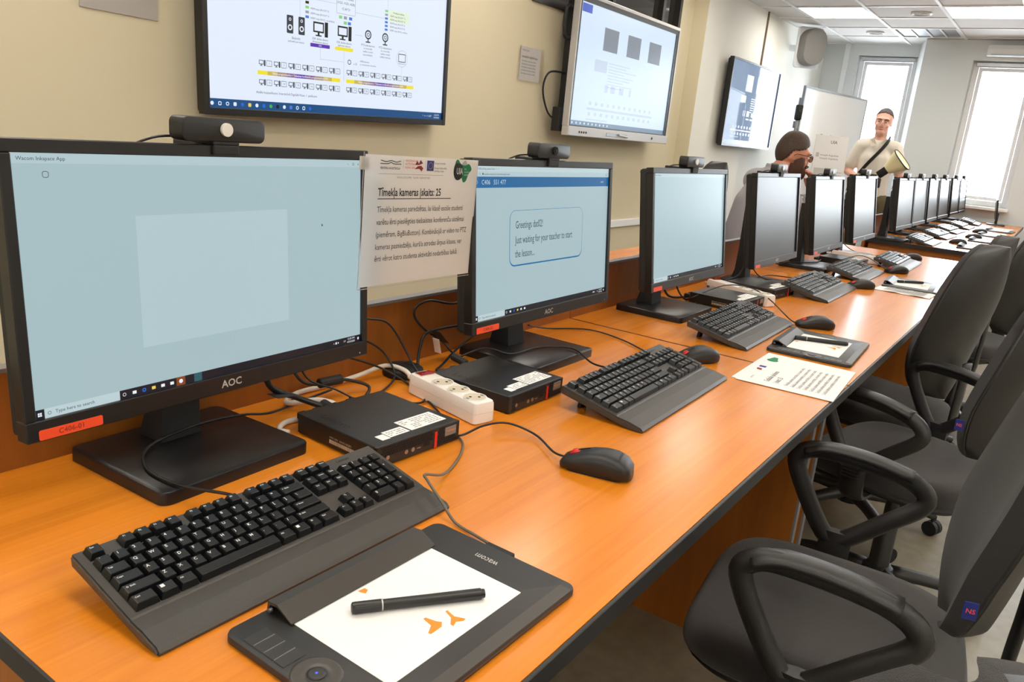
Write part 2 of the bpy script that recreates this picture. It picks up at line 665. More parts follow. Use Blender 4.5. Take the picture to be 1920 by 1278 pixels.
# far wall: piers, bay, windows
def far_wall():
    bm = new_bm()
    x1 = BX + 0.4
    wins = [(0.20, 0.80), (-0.95, -0.35), (-2.1, -1.5)]
    zb, zt = TOP + 0.15, TOP + 1.585
    ys = [1.27]
    for a, b in wins:
        box(bm, FX, x1, b, ys[-1], 0, CZ)
        box(bm, FX, x1, a, b, 0, zb)
        box(bm, FX, x1, a, b, zt, CZ)
        ys.append(a)
    box(bm, FX, x1, Y0, ys[-1], 0, CZ)
    # splayed reveal of the pier beside the bay window
    pts = [(FX, 1.27), (BX, 1.27), (BX, 1.40)]
    prism(bm, list(reversed(pts)) if False else pts, 0, CZ - 0.001)
    # bay wall round the bay window
    a, b = 1.40, 2.03
    box(bm, BX, x1, 1.27, a, 0, CZ)
    box(bm, BX, x1, b, WY + 0.2, 0, CZ)
    box(bm, BX, x1, a, b, 0, zb)
    box(bm, BX, x1, a, b, TOP + 1.66, CZ)
    bmesh.ops.recalc_face_normals(bm, faces=bm.faces)
    struct('wall_far', bm, 'wall_far_paint', 'grey-white end wall with the bright windows', 'wall')
    box_list = [(BX + 0.08, a, b, zb, TOP + 1.66)] + [(FX + 0.12, p, q, zb, zt) for p, q in wins]
    for i, (xp, ya, yb, z0, z1) in enumerate(box_list):
        lab = ['tall bright window in the bay behind the standing man', 'tall bright window beyond the end of the desk row, air unit above it', 'tall window further along the end wall', 'last tall window of the end wall'][i]
        wn = sempty('window_%d' % (i + 2), lab, 'window')
        bm = new_bm()
        f = 0.055
        e = 0.001
        box(bm, xp, xp + 0.06, ya + e, ya + f, z0 + e, z1 - e, bev=0.004)
        box(bm, xp, xp + 0.06, yb - f, yb - e, z0 + e, z1 - e, bev=0.004)
        box(bm, xp, xp + 0.06, ya + f, yb - f, z0 + e, z0 + f, bev=0.004)
        box(bm, xp, xp + 0.06, ya + f, yb - f, z1 - f, z1 - e, bev=0.004)
        obj('window_frame', bm, 'frame_white', wn)
        bm = new_bm()
        g = f + 0.004
        h = 0.035
        box(bm, xp + 0.008, xp + 0.05, ya + g, ya + g + h, z0 + g, z1 - g)
        box(bm, xp + 0.008, xp + 0.05, yb - g - h, yb - g, z0 + g, z1 - g)
        box(bm, xp + 0.008, xp + 0.05, ya + g + h, yb - g - h, z0 + g, z0 + g + h)
        box(bm, xp + 0.008, xp + 0.05, ya + g + h, yb - g - h, z1 - g - h, z1 - g)
        obj('sash', bm, 'frame_white', wn)
        obj('pane', bx(xp + 0.026, xp + 0.032, ya + g + h, yb - g - h, z0 + g + h, z1 - g - h), 'glass', wn)
        fx = BX if i == 0 else FX
        obj('window_sill', bx(fx - 0.09, xp - 0.002, ya - 0.03, yb + 0.03, z0 - 0.03, z0 - 0.001, bev=0.004), 'frame_white', wn)
        obj('blind_rail', bx(xp - 0.03, xp - 0.002, ya + 0.03, yb - 0.03, z1 - 0.05, z1 - 0.012, bev=0.003), 'alu', wn)
        # portal: helps the renderer find the daylight that enters by this window
        ld = bpy.data.lights.new('window_portal', 'AREA')
        ld.shape = 'RECTANGLE'
        ld.size = yb - ya
        ld.size_y = z1 - z0
        ld.cycles.is_portal = True
        lo = bpy.data.objects.new('window_portal', ld)
        C.objects.link(lo)
        lo.matrix_world = Matrix.Translation((xp + 0.10, (ya + yb) / 2, (z0 + z1) / 2)) @ Matrix(((0, 0, 1, 0), (1, 0, 0, 0), (0, 1, 0, 0), (0, 0, 0, 1)))


far_wall()
# pipe-like pilasters in the bay corner
bm = new_bm()
box(bm, BX - 0.05, BX, 2.13, 2.18, 0, CZ)
struct('trim_3', bm, 'frame_white', 'white upright pipe casing in the bay corner', 'trim')
struct('wall_right', bx(X0, BX + 0.4, Y0 - 0.2, Y0, 0, CZ), 'wall_white', 'white side wall opposite the screens', 'wall')
struct('wall_back', bx(X0 - 0.2, X0, Y0, WY + 0.2, 0, CZ), 'wall_white', 'white rear wall of the classroom', 'wall')

# ceiling of tiles in a white grid; lamps, vent and downlights take the place of tiles
ceil = struct('ceiling', bx(X0, BX + 0.4, Y0 - 0.2, WY + 0.2, CZ + 0.02, CZ + 0.15), 'ceil_tile', 'suspended ceiling of square tiles in a white grid', 'ceiling')
GX, GY, G = 7.43, 0.30, 0.6
nx0, nx1 = math.floor((X0 - GX) / G), math.ceil((BX - GX) / G)
ny0, ny1 = math.floor((Y0 - GY) / G), math.ceil((WY - GY) / G)
bm = new_bm()
for i in range(nx0, nx1 + 1):
    x = GX + i * G
    if X0 < x < BX:
        box(bm, x - 0.012, x + 0.012, Y0, WY, CZ - 0.004, CZ + 0.02)
for j in range(ny0, ny1 + 1):
    y = GY + j * G
    if Y0 < y < WY:
        box(bm, X0, BX, y - 0.012, y + 0.012, CZ - 0.005, CZ + 0.02)
obj('grid_bar', bm, 'ceil_grid', ceil)
LIGHTS = {(i, j) for i in (0, -4, -8, -12, -16) for j in (2, 0, -2, -4, -6, -8)}  # two panels in view; the rest unseen repeats, outer rows added for more light
VENT = {(2, 1)}
tile_me = bpy.data.meshes.new('tile')
bm = bx(-0.287, 0.287, -0.287, 0.287, 0.0, 0.014, bev=0.003, seg=1)
bm.to_mesh(tile_me)
bm.free()
tile_me.materials.append(MATS['ceil_tile'])
for i in range(nx0, nx1):
    for j in range(ny0, ny1):
        if (i, j) in LIGHTS or (i, j) in VENT:
            continue
        xa, xb = max(GX + i * G, X0), min(GX + (i + 1) * G, BX)
        ya, yb = max(GY + j * G, Y0), min(GY + (j + 1) * G, WY)
        if xb - xa < 0.08 or yb - ya < 0.08:
            continue
        t = bpy.data.objects.new('tile', tile_me)
        C.objects.link(t)
        t.parent = ceil
        t.matrix_basis = Matrix.Translation(((xa + xb) / 2, (ya + yb) / 2, CZ + 0.004)) @ Matrix.Diagonal(((xb - xa) / G, (yb - ya) / G, 1, 1))


def ceiling_light(i, j, label, group):
    x, y = GX + (i + 0.5) * G, GY + (j + 0.5) * G
    t = thing('ceiling_light', label, 'light', (x, y, CZ), 0, group)
    bm = new_bm()
    for a in (-1, 1):
        box(bm, a * 0.286 - 0.012, a * 0.286 + 0.012, -0.298, 0.298, -0.006, 0.02)
        box(bm, -0.274, 0.274, a * 0.286 - 0.012, a * 0.286 + 0.012, -0.006, 0.02)
    obj('frame', bm, 'frame_white', t)
    obj('diffuser', bx(-0.274, 0.274, -0.274, 0.274, 0.002, 0.012), 'lamp_diffuser', t)
    for k in (-0.09, 0.09):
        obj('louvre', bx(-0.273, 0.273, k - 0.003, k + 0.003, -0.005, 0.001), 'frame_white', t)


for (i, j) in sorted(LIGHTS):
    if (i, j) == (0, 2):
        ceiling_light(i, j, 'lit square ceiling lamp panel close to the wall speaker', None)
    elif (i, j) == (0, 0):
        ceiling_light(i, j, 'lit square ceiling lamp panel close to the air vent grille', None)
    elif GX + i * G > X0:
        ceiling_light(i, j, 'unseen square ceiling lamp panel added to light the near part of the room', 'unseen lamp panels added over the room')

t = thing('air_vent', 'grey slatted air vent grille set in the ceiling near the windows', 'vent', (GX + 2.5 * G, GY + 1.5 * G, CZ))
bm = new_bm()
for a in (-1, 1):
    box(bm, a * 0.285 - 0.012, a * 0.285 + 0.012, -0.297, 0.297, -0.006, 0.02)
    box(bm, -0.273, 0.273, a * 0.285 - 0.012, a * 0.285 + 0.012, -0.006, 0.02)
for k in (-0.137, 0.0, 0.137):
    box(bm, -0.273, 0.273, k - 0.008, k + 0.008, -0.004, 0.02)
obj('frame', bm, 'frame_white', t)
for k in range(4):
    obj('slat_panel', bx(-0.27, 0.27, -0.265 + k * 0.137, -0.265 + k * 0.137 + 0.115, 0.006, 0.014), 'vent_grey', t)
for (x, y, lab) in ((7.78, 1.10, 'round recessed ceiling downlight between the two lamp panels'), (8.93, 1.70, 'round recessed ceiling downlight close to the bay window')):
    t = thing('downlight', lab, 'light', (x, y, CZ))
    bm = new_bm()
    lathe(bm, [(0.085, 0.004), (0.09, -0.004), (0.078, -0.014), (0.066, -0.008), (0.06, 0.003)], 28)
    obj('trim_ring', bm, 'frame_white', t, 'auto')
    bm = new_bm()
    cyl(bm, 0.06, -0.006, 0.002, 24)
    obj('lens', bm, 'speaker_grey', t)

# wall speaker
t = thing('wall_speaker', 'grey oval loudspeaker on a white bracket high on the side wall', 'speaker', (8.52, WY - 0.17, TOP + 1.56), R(-48))
bm = new_bm()
prism(bm, rrect(0.24, 0.36, 0.11, 8), 0, 0.14, 0.03, M=T(0, -0.06, 0) @ RX(R(90)))
obj('grille', bm, 'speaker_grey', t, 'auto')
bm = new_bm()
prism(bm, rrect(0.27, 0.40, 0.03, 4), 0, 0.03, 0.006, M=T(0, -0.03, 0) @ RX(R(90)))
obj('rear_shell', bm, 'frame_white', t, 'auto')
wobj('bracket', bx(8.50, 8.56, WY - 0.17, WY, TOP + 1.53, TOP + 1.59), 'frame_white', t)

# air unit above the far window
t = thing('air_unit', 'slim white air conditioner above the window at the desk end', 'air conditioner', (FX, 0.30, TOP + 1.66))
bm = new_bm()
prism(bm, [(-0.10, -0.04), (-0.12, 0.02), (-0.10, 0.06), (0, 0.07), (0, -0.045)], -0.38, 0.38, M=Matrix(((1, 0, 0, 0), (0, 0, 1, 0), (0, 1, 0, 0), (0, 0, 0, 1))))
bmesh.ops.recalc_face_normals(bm, faces=bm.faces)
obj('casing', bm, 'frame_white', t)
obj('outlet', bx(-0.118, -0.06, -0.34, 0.34, -0.036, -0.030), 'vent_grey', t)


# ------------------------------------------------------------------ desks
def desk(x0, x1, label, group=None, y0=0.0, y1=0.75, left_end=True, front=True):
    t = thing('desk', label, 'desk', (x0, y0, 0), 0, group)
    L, D = x1 - x0, y1 - y0
    e = 0.0015
    top = obj('tabletop', bx(e + 0.003, L - e - 0.003, 0.003, D, TOP - 0.026, TOP), 'desk_wood', t)
    bm = new_bm()
    box(bm, e, L - e, -0.002, 0.003, TOP - 0.027, TOP - 0.0006, bev=0.001, seg=1)
    box(bm, e, e + 0.003, 0.003, D, TOP - 0.027, TOP - 0.0006)
    box(bm, L - e - 0.003, L - e, 0.003, D, TOP - 0.027, TOP - 0.0006)
    obj('edge_band', bm, 'edge_black', t)
    for a in (0.03, L - 0.055):
        p = obj('side_panel', bx(a, a + 0.025, 0.05, D - 0.02, 0.0, TOP - 0.0265), 'panel_wood', t)
        obj('edge_strip', bx(a, a + 0.025, 0.045, 0.05, 0.0, TOP - 0.0265), 'edge_grey', t)
    obj('modesty_panel', bx(0.056, L - 0.056, D - 0.25, D - 0.23, 0.25, TOP - 0.0265), 'panel_wood', t)
    if front:
        obj('back_panel', bx(e, L - e, D, D + 0.018, TOP - 0.30, TOP + 0.136), 'panel_wood', t)
        obj('panel_cap', bx(e, L - e, D - 0.002, D + 0.02, TOP + 0.136, TOP + 0.142), 'edge_grey', t)
    return t


L1 = 1.6038
desk(0.0, L1, 'orange wooden desk carrying the screens labelled C406-01 and C406-02')
desk(L1, 2 * L1, 'orange wooden desk carrying the third and fourth screens of the long row')
desk(2 * L1, 3 * L1, 'orange wooden desk carrying the fifth and sixth screens, last before the gap')
for k, (lab) in enumerate(('wooden desk just beyond the gap in the row', 'wooden desk in the middle of the row beyond the gap', 'wooden desk at the window end of the row beyond the gap')):
    desk(5.48 + k * 1.25, 5.48 + (k + 1) * 1.25, lab)
desk(2.00, 3.50, 'wooden desk behind the back panel, between the desk row and the cream wall', None, 0.775, 1.33, front=False)

# ------------------------------------------------------------------ monitors
SW, SH = 0.5213, 0.2932


def flat(name, rects, material, parent, P, y):
    bm = new_bm()
    for (a, b, c, d) in rects:
        quad(bm, a, b, c, d, y)
    return obj(name, bm, material, parent, M=P)


def rr_flat(name, x0, z0, x1, z1, r, material, parent, P, y, ring=0.0):
    bm = new_bm()
    pts = rrect(x1 - x0, z1 - z0, r, 6, (x0 + x1) / 2, (z0 + z1) / 2)
    if ring > 0:
        q = rrect(x1 - x0 - 2 * ring, z1 - z0 - 2 * ring, max(r - ring, 0.0005), 6, (x0 + x1) / 2, (z0 + z1) / 2)
        a = [bm.verts.new((u, y, v)) for u, v in pts]
        b = [bm.verts.new((u, y, v)) for u, v in q]
        for i in range(len(a)):
            bm.faces.new((a[i], a[(i + 1) % len(a)], b[(i + 1) % len(a)], b[i]))
    else:
        bm.faces.new([bm.verts.new((u, y, v)) for u, v in pts])
    return obj(name, bm, material, parent, M=P)


def txt(name, items, material, parent, P, y):
    """items: (string, size, x, z[, align[, bold[, xs]]]) in the plane of a screen or sheet"""
    bm = new_bm()
    for it in items:
        s, size, x, z = it[:4]
        al = it[4] if len(it) > 4 else 'LEFT'
        bo = it[5] if len(it) > 5 else False
        xs = it[6] if len(it) > 6 else 1.0
        add_text(bm, s, size, T(x, y, z) @ UPRIGHT, align=al, bold=bo, xs=xs)
    o = obj(name, bm, material, parent, M=P)
    o['kind'] = 'stuff'
    return o


def taskbar(scr, P, full=True):
    z0, z1 = -SH / 2, -SH / 2 + 0.0115
    flat('taskbar', [(-SW / 2, z0, -SW / 2 + 0.011, z1), (-0.160, z0, SW / 2, z1)], 'scr_dark', scr, P, -0.0006)
    flat('search_box', [(-SW / 2 + 0.0112, z0, -0.1602, z1)], 'scr_pale', scr, P, -0.0006)
    zc = (z0 + z1) / 2
    bm = new_bm()
    for dx in (0, 1):
        for dz in (0, 1):
            quad(bm, -SW / 2 + 0.0035 + dx * 0.0024, zc - 0.0022 + dz * 0.0024, -SW / 2 + 0.0055 + dx * 0.0024, zc - 0.0002 + dz * 0.0024, -0.0009)
    obj('start_icon', bm, 'scr_white', scr, M=P)
    txt('search_text', [('Type here to search', 0.0056, -SW / 2 + 0.023, zc)], 'scr_ink', scr, P, -0.0009)
    rr_flat('search_icon', -SW / 2 + 0.0145, zc - 0.002, -SW / 2 + 0.0185, zc + 0.002, 0.0019, 'scr_ink', scr, P, -0.0009, 0.0005)
    rr_flat('taskbar_icon', -0.1565, zc - 0.0022, -0.1521, zc + 0.0022, 0.0021, 'scr_white', scr, P, -0.0009, 0.0006)
    xs = (-0.141, -0.128, -0.115, -0.102, -0.089)
    ms = ('scr_white', 'scr_icon_blue', 'scr_icon_yellow', 'scr_white', 'scr_white')
    for x, m in zip(xs, ms):
        if m == 'scr_icon_blue':
            rr_flat('taskbar_icon', x - 0.0026, zc - 0.0026, x + 0.0026, zc + 0.0026, 0.0025, m, scr, P, -0.0009, 0.0014)
        else:
            rr_flat('taskbar_icon', x - 0.0026, zc - 0.0020, x + 0.0026, zc + 0.0020, 0.0006, m, scr, P, -0.0009)
    if full:
        flat('taskbar_tile', [(-0.0825, z0, -0.0695, z1)], 'scr_icon_brown', scr, P, -0.0008)
        rr_flat('taskbar_icon', -0.0788, zc - 0.0028, -0.0732, zc + 0.0028, 0.0027, 'scr_white', scr, P, -0.001)
        flat('taskbar_tile', [(-0.0560, z0, -0.0440, z1)], 'scr_icon_teal', scr, P, -0.0008)
    txt('clock_text', [('12:50 PM', 0.0044, 0.2385, zc + 0.0024, 'CENTER'), ('4/29/2020', 0.0044, 0.2385, zc - 0.0026, 'CENTER'), ('^', 0.005, 0.199, zc - 0.001), ('LV', 0.0042, 0.222, zc)], 'scr_white', scr, P, -0.0009)
    flat('tray_icon', [(0.2035, zc - 0.0018, 0.2065, zc + 0.0018), (0.2085, zc - 0.0012, 0.2105, zc + 0.0012), (0.2535, zc - 0.002, 0.2565, zc + 0.002)], 'scr_white', scr, P, -0.0009)


def webcam(parent_loc, yaw, zt, label, closed, group=None, back=0.012):
    """a camera bar clipped on the top rim of a screen; its own thing"""
    t = thing('webcam', label, 'webcam', parent_loc, yaw, group)
    bm = new_bm()
    prism(bm, rrect(0.128, 0.030, 0.009, 6), 0, 0.026, 0.0025, M=T(0, 0.012, zt + 0.019) @ RX(R(90)))
    obj('body', bm, 'black_plastic', t, 'auto')
    bm = new_bm()
    box(bm, -0.020, 0.020, -0.016, 0.0, zt - 0.012, zt + 0.001, bev=0.002)
    box(bm, -0.020, 0.020, -0.016, 0.03, zt + 0.0005, zt + 0.0045, bev=0.001, seg=1)
    box(bm, -0.016, 0.016, 0.012, 0.075, zt - 0.010, zt + 0.0015, bev=0.002)
    obj('clip', bm, 'matte_black', t)
    l = new_bm()
    cyl(l, 0.0085, 0, 0.004, 24, M=T(0, -0.0138, zt + 0.020) @ RX(R(90)))
    ln = obj('lens', l, 'white_plastic' if closed else 'hole_black', t)
    if not closed:
        l = new_bm()
        cyl(l, 0.0035, 0, 0.001, 16, M=T(0, -0.0179, zt + 0.020) @ RX(R(90)))
        obj('glass', l, 'dark_glass', ln)
    obj('cord', tb([(-0.03, 0.02, zt + 0.008), (-0.075, 0.03, zt + 0.004), (-0.10, 0.05, zt - 0.02), (-0.09, 0.06, zt - 0.08)], 0.0016), 'cable_black', t)
    return t


def monitor(cx, cy, zc, yaw, tilt, label, kind, sticker=None, base_dx=0.0, logo=True, cam_label=None, cam_closed=True, group=None, camgroup=None):
    t = thing('monitor', label, 'monitor', (cx, cy, TOP), yaw, group)
    P = T(0, 0, zc) @ RX(-tilt)           # screen plane: x right, z up, faces -y
    BW, BT, BB = 0.0125, 0.0150, 0.0245
    # bezel frame
    bm = new_bm()
    x0, x1, z0, z1 = -SW / 2 - BW, SW / 2 + BW, -SH / 2 - BB, SH / 2 + BT
    for (a, b, c, d) in ((x0, z0, x1, -SH / 2), (x0, SH / 2, x1, z1), (x0, -SH / 2, -SW / 2, SH / 2), (SW / 2, -SH / 2, x1, SH / 2)):
        box(bm, a, c, -0.005, 0.016, b, d, bev=0.0012, seg=1)
    obj('bezel', bm, 'bezel_black', t, M=P)
    bm = new_bm()
    prism(bm, rrect(x1 - x0 - 0.004, z1 - z0 - 0.004, 0.006, 3, 0, (z0 + z1) / 2), 0.0, 0.022, 0.010, M=RX(R(90)) @ Matrix.Scale(-1, 4, (0, 0, 1)))
    prism(bm, rrect(0.36, 0.20, 0.02, 4, 0, -0.01), 0.015, 0.048, 0.015, M=RX(R(90)) @ Matrix.Scale(-1, 4, (0, 0, 1)))
    bmesh.ops.recalc_face_normals(bm, faces=bm.faces)
    obj('back_cover', bm, 'matte_black', t, M=P @ T(0, 0.016, 0))
    scr = obj('screen', bx(-SW / 2, SW / 2, 0.0, 0.01, -SH / 2, SH / 2), {'off': 'screen_off', 'off2': 'screen_off'}.get(kind, 'scr_blue'), t, M=P)
    if logo:
        txt('logo', [('AOC', 0.0145, 0.0, -SH / 2 - 0.0125, 'CENTER', True, 1.05)], 'silver', t, P, -0.0054)
    bm = new_bm()
    cyl(bm, 0.0012, 0, 0.0006, 10, M=T(SW / 2 - 0.006, -0.005, z0 + 0.006) @ RX(R(90)))
    obj('power_light', bm, 'silver', t, M=P)
    if sticker is not None:
        s = rr_flat('sticker', -0.260, -0.1695, -0.186 if sticker else -0.205, -0.1575, 0.0022, 'label_orange', t, P, -0.0054)
        if sticker:
            txt('sticker_text', [(sticker, 0.0088, -0.223, -0.1637, 'CENTER')], 'label_ink', s, P, -0.0058)
    if kind == 'app':
        flat('title_bar', [(-SW / 2, SH / 2 - 0.011, SW / 2, SH / 2)], 'scr_blue2', scr, P, -0.0006)
        flat('splash_panel', [(-0.125, -0.087, 0.109, 0.0755)], 'scr_blue2', scr, P, -0.0006)
        txt('title_text', [('Wacom Inkspace App', 0.0058, -SW / 2 + 0.006, SH / 2 - 0.006), ('x', 0.006, SW / 2 - 0.008, SH / 2 - 0.006), ('–', 0.006, SW / 2 - 0.030, SH / 2 - 0.006)], 'scr_ink', scr, P, -0.0009)
        rr_flat('window_icon', SW / 2 - 0.019, SH / 2 - 0.0080, SW / 2 - 0.0155, SH / 2 - 0.0045, 0.0003, 'scr_ink', scr, P, -0.0009, 0.0005)
        rr_flat('loading_icon', -0.229, 0.1205, -0.222, 0.1275, 0.0025, 'scr_ink', scr, P, -0.0009, 0.0006)
        bm = new_bm()
        bm.faces.new([bm.verts.new(q) for q in ((0.1755, -0.0009, 0.052), (0.1755, -0.0009, 0.047), (0.1766, -0.0009, 0.0482), (0.1785, -0.0009, 0.0484))])
        obj('cursor', bm, 'scr_ink', scr, M=P)
        taskbar(scr, P)
    elif kind == 'browser':
        flat('tab_strip', [(-SW / 2, 0.1365, SW / 2, SH / 2)], 'scr_pale', scr, P, -0.0006)
        flat('address_bar', [(-SW / 2, 0.1275, SW / 2, 0.1362)], 'scr_blue2', scr, P, -0.0006)
        hb = flat('header_bar', [(-SW / 2, 0.1065, SW / 2, 0.1272)], 'scr_bar', scr, P, -0.0006)
        txt('browser_text', [('C406 joining session from  ×   +', 0.0052, -0.252, 0.1415), ('C   ● student.netschool.lv/join/waiting/session', 0.0052, -0.246, 0.1318), ('☆', 0.006, 0.245, 0.1318)], 'scr_ink', scr, P, -0.0009)
        txt('header_text', [('O', 0.010, -0.2595, 0.1165), ('C406', 0.0125, -0.240, 0.1165), ('551 477', 0.0125, -0.202, 0.1165), ('dat02', 0.006, 0.222, 0.1165)], 'scr_pale', scr, P, -0.0009)
        rr_flat('bubble_outline', -0.1465, -0.0505, 0.1425, 0.0615, 0.018, 'scr_outline', scr, P, -0.0007)
        rr_flat('bubble', -0.1455, -0.0475, 0.1410, 0.0608, 0.0165, 'scr_blue', scr, P, -0.0010)
        txt('bubble_text', [('Greetings dat02!', 0.0215, -0.127, 0.032, 'LEFT', False, 0.70), ('Just waiting for your teacher to start', 0.0215, -0.127, 0.002, 'LEFT', False, 0.70), ('the lesson...', 0.0215, -0.127, -0.026, 'LEFT', False, 0.70)], 'scr_ink', scr, P, -0.0013)
        taskbar(scr, P, False)
    elif kind == 'plain':
        flat('title_bar', [(-SW / 2, SH / 2 - 0.010, SW / 2, SH / 2)], 'scr_blue2', scr, P, -0.0006)
        txt('title_text', [('Wacom Inkspace', 0.0056, -SW / 2 + 0.006, SH / 2 - 0.005)], 'scr_ink', scr, P, -0.0009)
        taskbar(scr, P, False)
    # stand
    bm = new_bm()
    prism(bm, rrect(0.245, 0.215, 0.014, 5), 0, 0.018, 0.003)
    obj('base', bm, 'base_black', t, 'auto', M=T(base_dx, 0.045, 0.0))
    bm = new_bm()
    zt_ = zc - 0.03
    rings = []
    for z, wd, y0, y1 in ((0.0185, 0.066, 0.075, 0.128), (0.05, 0.062, 0.078, 0.120), (zt_ * 0.6, 0.058, 0.088, 0.118), (zt_ + 0.06, 0.054, 0.094, 0.120)):
        rings.append([(base_dx * (1 - z / zt_ * 0.8) + a * wd / 2, (y0 if b < 0 else y1), z) for a, b in ((-1, -1), (1, -1), (1, 1), (-1, 1))])
    loft(bm, rings)
    obj('column', bm, 'matte_black', t)
    bm = new_bm()
    box(bm, -0.035, 0.035, 0.055, 0.098, zc - 0.045, zc + 0.015, bev=0.004)
    obj('hinge', bm, 'matte_black', t)
    ztop = zc + (SH / 2 + BT) * math.cos(tilt)
    if cam_label:
        ytop = (SH / 2 + BT) * math.sin(tilt)
        off = Matrix.Rotation(yaw, 4, 'Z') @ Vector((0.002, ytop + 0.006, 0))
        webcam((cx + off.x, cy + off.y, TOP + ztop), yaw, 0.0, cam_label, cam_closed, camgroup)
    return t


monitor(0.378, 0.591, 0.280, 0.041, 0.050, 'black monitor labelled C406-01 showing a blank pale blue screen', 'app', 'C406-01', -0.02, cam_label='webcam with white shutter closed on the screen labelled C406-01')
monitor(1.166, 0.575, 0.278, 0.003, 0.096, 'black monitor labelled C406-02 showing a greeting in a speech bubble', 'browser', 'C406-02', 0.03, cam_label='webcam with open dark lens on the screen labelled C406-02', cam_closed=False)
monitor(1.950, 0.575, 0.270, -0.003, 0.130, 'black monitor with plain pale blue screen behind the second keyboard', 'plain', '', 0.0, cam_label='webcam on the plain pale blue screen of the second desk')
monitor(2.747, 0.560, 0.264, 0.009, 0.132, 'black switched-off monitor, first of the three dark screens in the near row', 'off', '', 0.0, cam_label='webcam on the first of the three switched-off near screens')
monitor(3.511, 0.558, 0.256, 0.010, 0.15, 'black switched-off monitor, middle one of the three dark screens in the near row', 'off', '', 0.0, cam_label='webcam on the middle of the three switched-off near screens')
monitor(4.218, 0.548, 0.262, 0.004, 0.15, 'black switched-off monitor beside the gap between the two desk rows', 'off', '', 0.0, cam_label='webcam on the switched-off screen beside the gap in the row')
ORD = ('first', 'second', 'third', 'fourth', 'fifth', 'sixth')
FARX = (5.60, 6.22, 6.88, 7.53, 8.32, 8.95)
for k, x in enumerate(FARX):
    monitor(x, 0.57, 0.250, -0.02 + 0.01 * (k % 3), 0.12, 'black switched-off monitor with window glare, %s beyond the gap in the row' % ORD[k], 'off', None, 0.0, logo=False,
            cam_label='small dark webcam on the %s screen beyond the gap' % ORD[k], group='monitors beyond the gap', camgroup='webcams beyond the gap')


# ------------------------------------------------------------------ big wall displays
def tv_icon_pc(bm, u, v, s):
    box(bm, u - 0.5 * s, u + 0.22 * s, -0.0012, -0.0008, v - 0.18 * s, v + 0.34 * s)
    box(bm, u - 0.2 * s, u - 0.08 * s, -0.0012, -0.0008, v - 0.30 * s, v - 0.18 * s)
    box(bm, u - 0.34 * s, u + 0.06 * s, -0.0012, -0.0008, v - 0.36 * s, v - 0.30 * s)
    box(bm, u + 0.28 * s, u + 0.5 * s, -0.0012, -0.0008, v - 0.36 * s, v + 0.38 * s)


